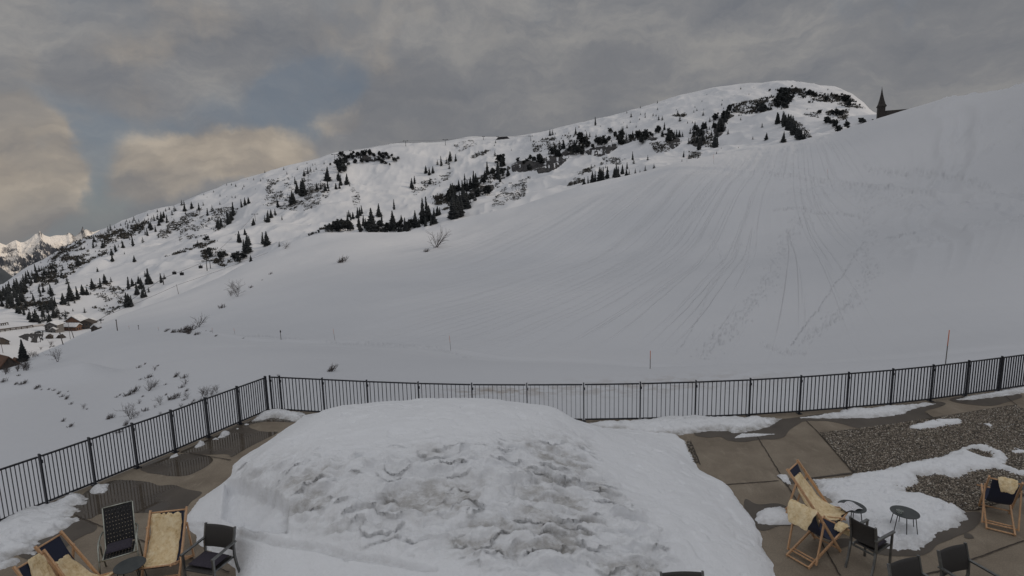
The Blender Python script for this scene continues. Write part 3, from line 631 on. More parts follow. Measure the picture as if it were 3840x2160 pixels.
lump = fbm(warpx*1.7, warpy*6.2, 5, 133); shelf = 1-np.abs(np.mod(ter_*1.0, 1)*2-1)
z = z+inn*(.05*up+rough*(.085*((1-saw)**1.4-.4)*led+.15*(cup-.2)*.6+.16*lump+.055*chunk+.016*fbm(gx*16, gy*24, 3, 113)))
z += inn*(1-rough)*(.012*fbm(gx*5, gy*8, 4, 117)-.03*sm(.35, .55, fbm(gx*2.6, gy*3.6, 2, 119)))
# undercut block on the left end
blk = region([(568,1215),(600,1206),(700,1238),(724,1262),(722,1330),(640,1330),(560,1300)], 5)
z -= inn*blk*.26
cre = region([(470,1312),(600,1330),(760,1362),(900,1392),(1000,1410),(1100,1425),(1100,1434),(980,1424),(860,1404),(700,1368),(560,1338),(470,1322)], 3)
z -= inn*cre*.07
z = np.maximum(z, -.06); 
dirt = np.clip(rough*(.10+.62*sm(-.12, .35, fbm(gx*.9, gy*1.6, 4, 121)+.02))*(1-.8*sm(-.12, .18, lump))+rough*.22*led*sm(.55, 1., saw)+rough*.06+cre*.3+.03, 0, 1)  # dirt; value also raised in hollows, at ledge feet and along the crease
gyo = gy-inn*rough*(.07*led*(1-saw)**3+.10*np.maximum(lump, 0))
o = grid_mesh('snow_heap', np.stack([gx, gyo, z], -1), M['snow'], keep=sd > -.035, attr=dirt)
tag(o, 'huge cleared snow heap with rough dirty face filling the middle of the terrace', 'snow heap')

# ------------------------------------------------------------------ fences
def fence(pts, label, pd=.085):
    root = empty('metal_fence', (pts[0][0], pts[0][1], 0), 0, label, 'fence', 'dark bar fences around the terrace')
    ox, oy = pts[0]
    for i, (x, y) in enumerate(pts):
        a = pts[max(i-1, 0)]; b_ = pts[min(i+1, len(pts)-1)]; t = Vector((b_[0]-a[0], b_[1]-a[1], 0)).normalized(); nrm = Vector((-t.y, t.x, 0))
        mb = MB(); p = Vector((x-ox, y-oy, 0))
        mb.bar(p, p+Vector((0, 0, 1.14)), .028, pd, nrm); mb.bar(p+Vector((0,0,.006)), p+Vector((0,0,.018)), .12, .14, nrm)
        mb.bar(p+t*.03+Vector((0,0,.93)), p+t*.03+Vector((0,0,1.0)), .02, .04, nrm); mb.build('post', M['fence'], root)
    for i in range(len(pts)-1):
        a = Vector((pts[i][0]-ox, pts[i][1]-oy, 0)); b_ = Vector((pts[i+1][0]-ox, pts[i+1][1]-oy, 0)); t = (b_-a).normalized(); L = (b_-a).length; nrm = Vector((-t.y, t.x, 0))
        mb = MB(); s0, s1 = a+t*.035, b_-t*.035
        for zz, hh in ((1.085, .03), (.075, .03)): mb.bar(s0+Vector((0,0,zz)), s1+Vector((0,0,zz)), .045, hh, (0,0,1))
        nb = max(3, round(L/.125)) if L > .8 else 3
        if L > .7: nb = 12
        for k_ in range(nb):
            p = s0+(s1-s0)*((k_+.5)/nb)
            mb.bar(p+Vector((0,0,.091)), p+Vector((0,0,1.069)), .009, .032, nrm)
        mb.build('panel', M['fence'], root)
    return root
fence(PL[::-1], 'dark metal bar fence running along the left side of the terrace')
fence([(-7.42, 15.66)]+PB+[(17.7,16.6)], 'dark metal bar fence running along the back of the terrace', .055)

# ------------------------------------------------------------------ furniture
def sling_curve(s):   # s 0..1 from top rail to front rail in (x,z)
    pts = [(-.445,.93),(-.33,.70),(-.19,.49),(-.02,.34),(.16,.27),(.33,.29),(.47,.365)]
    f = s*(len(pts)-1); i = min(int(f), len(pts)-2); t = f-i
    p = [pts[max(i-1,0)], pts[i], pts[i+1], pts[min(i+2, len(pts)-1)]]
    return tuple(.5*((2*p[1][k])+(-p[0][k]+p[2][k])*t+(2*p[0][k]-5*p[1][k]+4*p[2][k]-p[3][k])*t*t+(-p[0][k]+3*p[1][k]-3*p[2][k]+p[3][k])*t**3) for k in (0, 1))
def deck_chair(loc, yaw, w, ds, label, canvas=1.0):
    root = empty('deck_chair', (loc[0], loc[1], 0), R(yaw), label, 'deck chair', 'wooden deck chairs with navy canvas')
    def X_(x): return x*ds
    h = w/2; B_ = .032
    for s in (-1, 1):
        mb = MB(); mb.bar((X_(-.47), s*h, .985), (X_(.32), s*h, .02), .026, .042, (1,0,0)); mb.build('back_rail', M['wood'], root)
        mb = MB(); mb.bar((X_(.53), s*(h-.03), .385), (X_(-.56), s*(h-.03), .022), .024, .040, (0,0,1)); mb.build('seat_rail', M['wood'], root)
        mb = MB(); mb.bar((X_(-.29), s*(h+.026), .76), (X_(-.44), s*(h+.026), .06), .022, .032, (1,0,0)); mb.build('support_strut', M['wood'], root)
    for x, zz, hh in ((-.45,.945,h+.0), (.485,.372,h+.045), (-.545,.03,h-.03), (-.37,.09,h-.03), (.27,.08,h), (-.42,.07,h+.02)):
        mb = MB(); mb.tube([(X_(x), -hh, zz), (X_(x), hh, zz)], .014, 8); mb.build('cross_bar', M['wood'], root, True)
    n = 26; ny = 8; V_s = np.zeros((2*n+2, ny+1, 3)); cw = h-.045
    for i in range(n+1):
        x, zz = sling_curve(i/n)
        for j in range(ny+1):
            yy = (j/ny*2-1)*cw; sag = -.02*(1-(j/ny*2-1)**2)*math.sin(math.pi*i/n)
            V_s[i, j] = (X_(x), yy, zz+sag); V_s[2*n+1-i, j] = (X_(x)+.004, yy, zz+sag-.006)
    grid_mesh('canvas', V_s, M['navy'], root)
    return root
def sheepskin(parent_spec, path, wid, label, ds=1., yoff=0., seed=0, th=.022, edge=.05):
    """path of (x,z) local points; lies over the chair as a thing of its own"""
    loc, yaw = parent_spec; path = [(x*ds, z_) for x, z_ in path]
    d = [0]
    for i in range(1, len(path)): d.append(d[-1]+math.hypot(path[i][0]-path[i-1][0], path[i][1]-path[i-1][1]))
    n = 70; m_ = 44; ss = np.linspace(0, d[-1], n); px_ = np.interp(ss, d, [p[0] for p in path]); pz_ = np.interp(ss, d, [p[1] for p in path])
    for _ in range(4):
        px_[1:-1] = (px_[:-2]+2*px_[1:-1]+px_[2:])/4; pz_[1:-1] = (pz_[:-2]+2*pz_[1:-1]+pz_[2:])/4
    tx = np.gradient(px_); tz = np.gradient(pz_); l = np.hypot(tx, tz); nx_, nz_ = -tz/l, tx/l
    tt = np.linspace(-1, 1, m_); u = np.linspace(0, 1, n)
    S, T = np.meshgrid(u, tt, indexing='ij')
    wl = np.interp(u, np.linspace(0, 1, len(wid)), wid)
    wj = wl[:, None]*(1+.12*fbm(S*5+seed, np.sign(T)*3+0*S, 3, 7+seed))
    endj = 1-.0*S
    Yl = T*wj+yoff
    shrink = .06*fbm(T*3+seed, S*0, 3, 9+seed)
    Sx = np.clip(S+shrink*(np.abs(S-.5)*2)**4, -0.02, 1.02)
    PX = np.interp(Sx, u, px_); PZ = np.interp(Sx, u, pz_); NX = np.interp(Sx, u, nx_); NZ = np.interp(Sx, u, nz_)
    e = np.minimum(np.minimum(S, 1-S)*2.2*d[-1]/edge/2, (1-np.abs(T))*wl[:, None]/edge); e = np.clip(e, 0, 1)
    off = .010+th*np.sqrt(e)+.012*fbm(S*9, T*4, 3, 11+seed)+.03*np.maximum(0, ridged(S*1.6+T*.5, T*.6+S*.5, 1, 5+seed)-.72)
    Vt = np.stack([PX+NX*off, Yl, PZ+NZ*off], -1); Vb = np.stack([PX+NX*.006, Yl*.97+yoff*.03, PZ+NZ*.006], -1)
    root_o = grid_mesh('sheepskin', np.concatenate([Vt, Vb[::-1]], 0), M['fur'])
    root_o.location = (loc[0], loc[1], 0); root_o.rotation_euler = (0, 0, R(yaw))
    tag(root_o, label, 'sheepskin', 'cream sheepskins on the deck chairs'); return root_o
SP = [sling_curve(i/10) for i in range(11)]
dA = ((5.61, 9.27), -47); deck_chair(*dA, .52, 1, 'wooden deck chair with navy canvas facing right near the snow patch')
sheepskin(dA, SP[1:], [.13,.22,.27,.28,.29,.30,.27], 'large cream sheepskin spread over the deck chair facing right', seed=1)
dB = ((5.13, 8.40), 30); deck_chair(*dB, .44, 1, 'wooden deck chair seen from behind in front of the small tables')
sheepskin(dB, [(-.58,.66),(-.55,.78),(-.51,.92),(-.46,.985),(-.41,.92),(-.33,.76),(-.20,.54)], [.15,.20,.23,.23,.22,.20,.15], 'cream sheepskin folded over the top of the deck chair seen from behind', seed=2, yoff=.02)
sheepskin(dB, [(.30,.36),(.40,.41),(.49,.42),(.53,.36),(.54,.22)], [.06,.08,.09,.09,.08], 'small tail of cream sheepskin hanging from the seat front of that deck chair', seed=6, yoff=-.16)
dR = ((8.98, 9.25), 54); deck_chair(*dR, .44, 1, 'wooden deck chair at the right edge with a fleece over its top')
sheepskin(dR, [(-.52,.76),(-.51,.86),(-.48,.94),(-.455,.985),(-.41,.92),(-.36,.82)], [.08,.12,.13,.13,.13], 'short cream sheepskin hanging over the back of the rightmost deck chair', seed=3, yoff=-.03)
dC = ((-5.93, 8.22), -80); deck_chair(*dC, .57, .72, 'wooden deck chair facing the camera between strap chair and armchair')
sheepskin(dC, SP[0:], [.22,.235,.235,.24,.25,.27,.27], 'long cream sheepskin covering the deck chair beside the snow heap', ds=.72, seed=4, yoff=-.03)
dD = ((-6.92, 7.68), -9); deck_chair(*dD, .40, 1, 'wooden deck chair in the lower left, second from the edge')
sheepskin(dD, SP[2:], [.12,.16,.17,.18,.18,.18], 'cream sheepskin with pointed top on the second deck chair from the left', seed=5)
dE = ((-6.80, 7.16), -14); deck_chair(*dE, .40, 1, 'leftmost wooden deck chair cut off by the bottom edge')
sheepskin(dE, [(-.45,.985),(-.40,.87)]+SP[1:], [.10,.13,.14,.15,.16,.16], 'mottled cream sheepskin on the leftmost deck chair', seed=8, yoff=.05)

def arm_chair(loc, yaw, w, ds, label, cushion=None):
    root = empty('garden_armchair', (loc[0], loc[1], 0), R(yaw), label, 'armchair', 'grey metal armchairs with dark mesh')
    h = w/2; s_ = .028
    def p(x, y, z_): return (x*ds, y, z_)
    for s in (-1, 1):
        mb = MB(); mb.bar(p(.25, s*h, 0), p(.25, s*h, .635), s_, .034, (1,0,0)); mb.build('leg', M['alu'], root)
        mb = MB(); pts = [p(-.36, s*h, 0), p(-.29, s*h, .22), p(-.25, s*h, .44), p(-.26, s*h, .62), p(-.33, s*h, .895)]
        for a, b_ in zip(pts[:-1], pts[1:]): mb.bar(a, b_, s_, .034, (1,0,0))
        mb.build('leg', M['alu'], root)
        mb = MB(); mb.bar(p(.285, s*(h+.008), .65), p(-.30, s*(h+.008), .66), .045, .022, (0,0,1)); mb.build('armrest', M['alu'], root)
    mb = MB()
    for s in (-1, 1): mb.bar(p(.25, s*(h-.03), .415), p(-.25, s*(h-.03), .40), s_, s_, (0,0,1))
    mb.bar(p(.252, -h+.02, .405), p(.252, h-.02, .405), .024, .024); mb.bar(p(-.252, -h+.02, .39), p(-.252, h-.02, .39), .024, .024)
    mb.build('seat_frame', M['alu'], root)
    n = 10; V_s = np.zeros((22, 9, 3))
    for i in range(11):
        for j in range(9):
            t = i/10; yy = (j/8*2-1)*(h-.035); zz = .432-.018*math.sin(math.pi*t)*(1-(j/8*2-1)**2)-.03*(t < .05)
            V_s[i, j] = ((.275-.5*t)*ds, yy, zz); V_s[21-i, j] = ((.275-.5*t)*ds, yy, zz-.008)
    grid_mesh('seat', V_s, M['mesh'], root)
    for i in range(11):
        for j in range(9):
            t = i/10; yy = (j/8*2-1)*(h-.018); bow = -.025*(1-(j/8*2-1)**2); zz = .52+.36*t
            V_s[i, j] = ((-.262-.07*t*t)*ds+bow+.012, yy, zz); V_s[21-i, j] = ((-.262-.07*t*t)*ds+bow+.002, yy, zz)
    grid_mesh('backrest', V_s, M['mesh'], root)
    if cushion: seat_cushion(loc, yaw, w-.09, .40*ds, .445, .02*ds, cushion)
    return root
def seat_cushion(loc, yaw, w, l, z0, x0, label, th=.055):
    n = 22; g = np.linspace(-1, 1, n); U, V_2 = np.meshgrid(g, g, indexing='ij')
    rr_ = (np.abs(U)**8+np.abs(V_2)**8)**(1/8.); e = np.sqrt(np.clip(1-rr_**6, 0, 1))
    sc_ = np.where(rr_ > 0, np.maximum(np.abs(U), np.abs(V_2))/np.maximum(rr_, 1e-6), 1)
    Xc = x0+U*l/2*(.94+.06*sc_); Yc = V_2*w/2*(.94+.06*sc_)
    top = np.stack([Xc, Yc, z0+th*.5+th*.5*e+.004*fbm(U*3, V_2*3, 2)], -1); bot = np.stack([Xc, Yc, z0+th*.5-th*.45*e], -1)
    o = grid_mesh('seat_cushion', np.concatenate([top, bot[::-1]], 0), M['cushion']); o.location = (loc[0], loc[1], 0); o.rotation_euler = (0, 0, R(yaw))
    return tag(o, label, 'cushion', 'dark seat cushions')
arm_chair((5.75, 7.98), 29, .38, .92, 'dark mesh armchair seen from behind beside the ashtray table', 'dark cushion on the armchair beside the ashtray table')
arm_chair((5.56, 6.60), -73, .57, 1, 'armchair of which only the mesh back shows, left one at the bottom right')
arm_chair((6.46, 6.86), -73, .55, 1, 'armchair showing mesh back and one armrest at the bottom right')
arm_chair((2.27, 6.44), -90, .58, 1, 'armchair whose dark top edge just shows under the snow heap')
arm_chair((-4.98, 7.90), -104, .57, .86, 'dark mesh armchair facing the camera at the left foot of the snow heap', 'dark plum cushion on the armchair at the foot of the snow heap')

def strap_chair(loc, yaw, w, label, rec=1., cushion=None):
    root = empty('strap_chair', (loc[0], loc[1], 0), R(yaw), label, 'strap chair', 'steel chairs with woven black straps')
    h = w/2; Pb = lambda t: (-.20-.20*t*rec, .42+.60*t); Ps = lambda t: (.26-.44*t, .43-.03*t)
    for s in (-1, 1):
        mb = MB(); mb.tube([(.36, s*(h+.05), 0), (.27, s*(h+.05), .36), (.18, s*(h+.05), .60), (.08, s*(h+.05), .655), (-.22, s*(h+.05), .63), (-.28, s*(h+.02), .66)], .014, 10); mb.build('armrest', M['steel'], root, True)
        mb = MB(); mb.tube([(-.34, s*(h+.05), 0), (-.10, s*(h+.05), .38), (.02, s*(h+.04), .60)], .013, 10); mb.build('leg', M['steel'], root, True)
        mb = MB(); mb.tube([(*Ps(0)[:1], s*h, Ps(0)[1]), (Ps(1)[0], s*h, Ps(1)[1]), (Pb(.3)[0], s*h, Pb(.3)[1]), (Pb(1)[0], s*h, Pb(1)[1])], .011, 8); mb.build('side_frame', M['steel'], root, True)
    mb = MB(); mb.tube([(.26, -h-.05, .43), (.26, h+.05, .43)], .012, 8); mb.tube([(Pb(1)[0], -h, Pb(1)[1]), (Pb(1)[0], h, Pb(1)[1])], .012, 8); mb.build('cross_bar', M['steel'], root, True)
    def weave(fn, L0, L1, name):
        mb = MB(); nv, nh = 10, max(5, int(11*(L1)))
        for k_ in range(nv):
            y = (k_+.5)/nv*2*h-h; ww = h/nv*.78
            a, b_ = fn(0), fn(1)
            vs = []; Q = 14
            for q_ in range(Q+1):
                x, zz = fn(q_/Q); o_ = .003*(1 if (q_+k_) % 2 else -1); vs += [(x+o_, y-ww, zz+o_*.5), (x+o_, y+ww, zz+o_*.5)]
            mb.add(vs, [(2*i, 2*i+1, 2*i+3, 2*i+2) for i in range(Q)])
        for k_ in range(nh):
            t0, t1 = (k_+.12)/nh, (k_+.88)/nh; (x0, z0), (x1, z1) = fn(t0), fn(t1); vs = []
            Q = nv
            for q_ in range(Q+1):
                o_ = .005*(1 if (q_+k_) % 2 else -1); y = -h+2*h*q_/Q; vs += [(x0+o_, y, z0+o_*.5), (x1+o_, y, z1+o_*.5)]
            mb.add(vs, [(2*i, 2*i+1, 2*i+3, 2*i+2) for i in range(Q)])
        mb.build(name, M['strap'], root)
    weave(Pb, 0, .95, 'backrest'); weave(Ps, 0, .65, 'seat')
    if cushion: seat_cushion(loc, yaw, w*.85, .30, .45, .02, cushion, .07)
    return root
strap_chair((-6.72, 8.30), -58, .42, 'reclining chair of woven black straps on steel tubes at the lower left', 1.1, 'dark plum cushion on the woven strap chair')
strap_chair((7.47, 6.62), -160, .44, 'woven strap chair cut off by the lower right corner', 1.2)

def round_table(loc, h, r, label, rot=0, loops=True):
    root = empty('side_table', (loc[0], loc[1], 0), R(rot), label, 'side table', 'small round side tables')
    mb = MB(); mb.disc((0, 0, h-.012), r, .012); mb.build('table_top', M['tabletop'], root)
    for k_ in range(3):
        a = k_*2*math.pi/3; a1, a2 = a-.42, a+.42; ri, ro = r*.72, r*.98
        p = lambda an, rr_, z_: (rr_*math.cos(an), rr_*math.sin(an), z_)
        mb = MB(); mb.tube([p(a1, ri, h-.014), p(a1-.06, ro, .05), p(a1-.02, ro, .012), p(a1+.12, ro, .007), p(a2-.12, ro, .007), p(a2+.02, ro, .012), p(a2+.06, ro, .05), p(a2, ri, h-.014)], .007, 8)
        mb.build('leg', M['black'], root, True)
    return root
round_table((-6.22, 7.83), .45, .22, 'round dark side table in front of the woven strap chair', 10)
round_table((6.10, 9.02), .45, .225, 'round black side table with an open magazine on it', 30)
round_table((6.90, 8.80), .45, .22, 'round black side table with a glass ashtray on it', -20)
round_table((9.86, 9.55), .45, .24, 'round side table cut off by the right edge of the picture', 15)
# magazine and ashtray
n = 16; g1 = np.linspace(0, 1, n); mg = empty('magazine', (6.03, 8.99, .4505), R(10), 'open magazine lying over the edge of the side table', 'magazine')
for s, ang in ((-1, 0), (1, 0)):
    U, V_2 = np.meshgrid(g1, g1, indexing='ij'); zz = .004+(.055*np.sin(U*2.6)*np.exp(-U*1.2) if s > 0 else .020*np.sin(U*3))
    A_ = np.stack([s*U*.17, V_2*.25-.125, zz+.003*V_2], -1); B2 = A_.copy(); B2[..., 2] -= .003
    grid_mesh('page', np.concatenate([A_, B2[::-1]], 0), M['page'], mg)
prof = [(.0,.004),(.046,.004),(.053,.012),(.055,.034),(.050,.036),(.046,.014),(.0,.010)]; nn = 28; mb = MB()
vs = [(r_*math.cos(2*math.pi*k_/nn), r_*math.sin(2*math.pi*k_/nn), z_) for r_, z_ in prof for k_ in range(nn)]
mb.add(vs, [(j*nn+k_, j*nn+(k_+1) % nn, (j+1)*nn+(k_+1) % nn, (j+1)*nn+k_) for j in range(len(prof)-1) for k_ in range(nn)])
o = mb.build('ashtray', M['glass'], None, True, (6.80, 8.79, .4502)); tag(o, 'round clear glass ashtray on the black side table', 'ashtray')

# ------------------------------------------------------------------ trees
def spruce_mesh(name, seed, tiers, w, dense, round_=0., lean=.02):
    rs = random.Random(seed); mb = MB()
    mb.tube([(0,0,-.05), (0,0,.35), (lean,0,.97)], .022, 5, 1, .004)
    for i in range(tiers):
        t = i/(tiers-1); zz = .07+.90*t
        prof = (1-t)**(.85 if not round_ else .45)*(1 if t > .08 else .75)
        rad = w*prof*(1+.25*rs.uniform(-1, 1))+.012
        nb = max(4, int(dense*(.4+prof)))
        for k_ in range(nb):
            a = 6.283*(k_+rs.random())/nb; r_ = rad*rs.uniform(.6, 1.12); z0 = zz+rs.uniform(-.02, .02)
            dz = -.05-.30*r_*rs.uniform(.5, 1.2) if not round_ else rs.uniform(-.05, .04); ww = .030+.16*r_
            ca_, sa_ = math.cos(a), math.sin(a); cx = lean*t
            tip = (cx+r_*ca_, r_*sa_, z0+dz*.6); m1 = (cx+.55*r_*ca_-ww*sa_, .55*r_*sa_+ww*ca_, z0+dz*.75); m2 = (cx+.55*r_*ca_+ww*sa_, .55*r_*sa_-ww*ca_, z0+dz*.75); c0 = (cx, 0, z0+.03)
            lo_ = (cx+.5*r_*ca_, .5*r_*sa_, z0+dz*.75-.05)
            mb.add([c0, m1, tip, m2, lo_], [(0,1,2), (0,2,3), (0,4,1), (0,3,4), (1,4,2), (2,4,3)], 0)
    o = mb.build(name, [M['spruce'], M['trunk']]); me = o.data; bpy.data.objects.remove(o); return me
def pine_mesh(name, seed, nclump, ax):
    rs = random.Random(seed); mb = MB(); mb.tube([(0,0,-.05), (0,0,.6)], .03, 5, 1, .015)
    cl = [(rs.gauss(0, .13)*ax, rs.gauss(0, .13)*ax, rs.uniform(.22, .86)) for _ in range(nclump)]
    for c_ in cl:
        k_ = .16*(1.15-abs(c_[2]-.5)*.9)
        for _ in range(26):
            d = Vector((rs.gauss(0,1), rs.gauss(0,1), rs.gauss(0,.8))).normalized(); r_ = k_*rs.uniform(.6, 1.15)
            p = Vector(c_)+d*r_*.8; t1 = d.orthogonal().normalized()*k_*.45; t2 = d.cross(t1)
            mb.add([p-t1, p+t2*.9, p+t1, p-t2+d*k_*.5], [(0,1,2), (0,2,3)], 0)
    o = mb.build(name, [M['spruce'], M['trunk']]); me = o.data; bpy.data.objects.remove(o); return me
SPR = [spruce_mesh('spruce_mesh', 1, 17, .21, 10), spruce_mesh('spruce_mesh', 2, 19, .16, 9), spruce_mesh('spruce_mesh', 3, 15, .25, 11), spruce_mesh('spruce_mesh', 4, 20, .13, 8, 0, .04), spruce_mesh('spruce_mesh', 5, 13, .24, 10, 1)]
SPRS = [spruce_mesh('s', 8, 8, .22, 6), spruce_mesh('s', 9, 7, .26, 6)]
PIN = [pine_mesh('pine_mesh', 6, 16, 1.0), pine_mesh('pine_mesh', 7, 12, 1.5), pine_mesh('pine_mesh', 8, 20, .8)]
def px_scale(P): return float((P-CAM)@FW)/F
ntree = 0; SMALL_PX = 0; SMB = MB()
def small_tree(P, s, k_):
    me = SPRS[k_ % 2]; a = random.uniform(0, 6.28); c_, s_ = math.cos(a)*1.5, math.sin(a)*1.5
    SMB.add([(P[0]+s*(v_.co.x*c_-v_.co.y*s_), P[1]+s*(v_.co.x*s_+v_.co.y*c_), P[2]+s*v_.co.z) for v_ in me.vertices], [tuple(p_.vertices) for p_ in me.polygons]); return None
def put_tree(c, x, y, h, kind, label, group, rmin=300):
    global ntree
    u, v = px(c, x, y); hp = h*(K if c == 'D' else CR[c][2]); r = hit(u, v, rmin)
    if r is None: return
    P, t = r; s = hp*px_scale(P)*(1.18 if hp > 14 else .98); k_ = ntree; ntree += 1
    if kind == 's' and hp < SMALL_PX: return small_tree(P, s, k_)
    me = (SPR[(k_*7+3) % 4] if kind == 's' else PIN[k_ % 3] if kind == 'b' else SPR[4])
    nm = 'spruce_tree' if kind in 's' else 'mountain_pine' if kind == 'b' else 'spruce_tree'
    o = bpy.data.objects.new(nm, me); COL.objects.link(o)
    o.location = (P[0], P[1], P[2]-.03*s); wx = 1.25 if kind != 'b' else 1.15
    o.scale = (s*wx*random.uniform(.9, 1.2), s*wx*random.uniform(.9, 1.2), s); o.rotation_euler = (0, 0, random.uniform(0, 6.28))
    tag(o, label, 'tree', group); return o
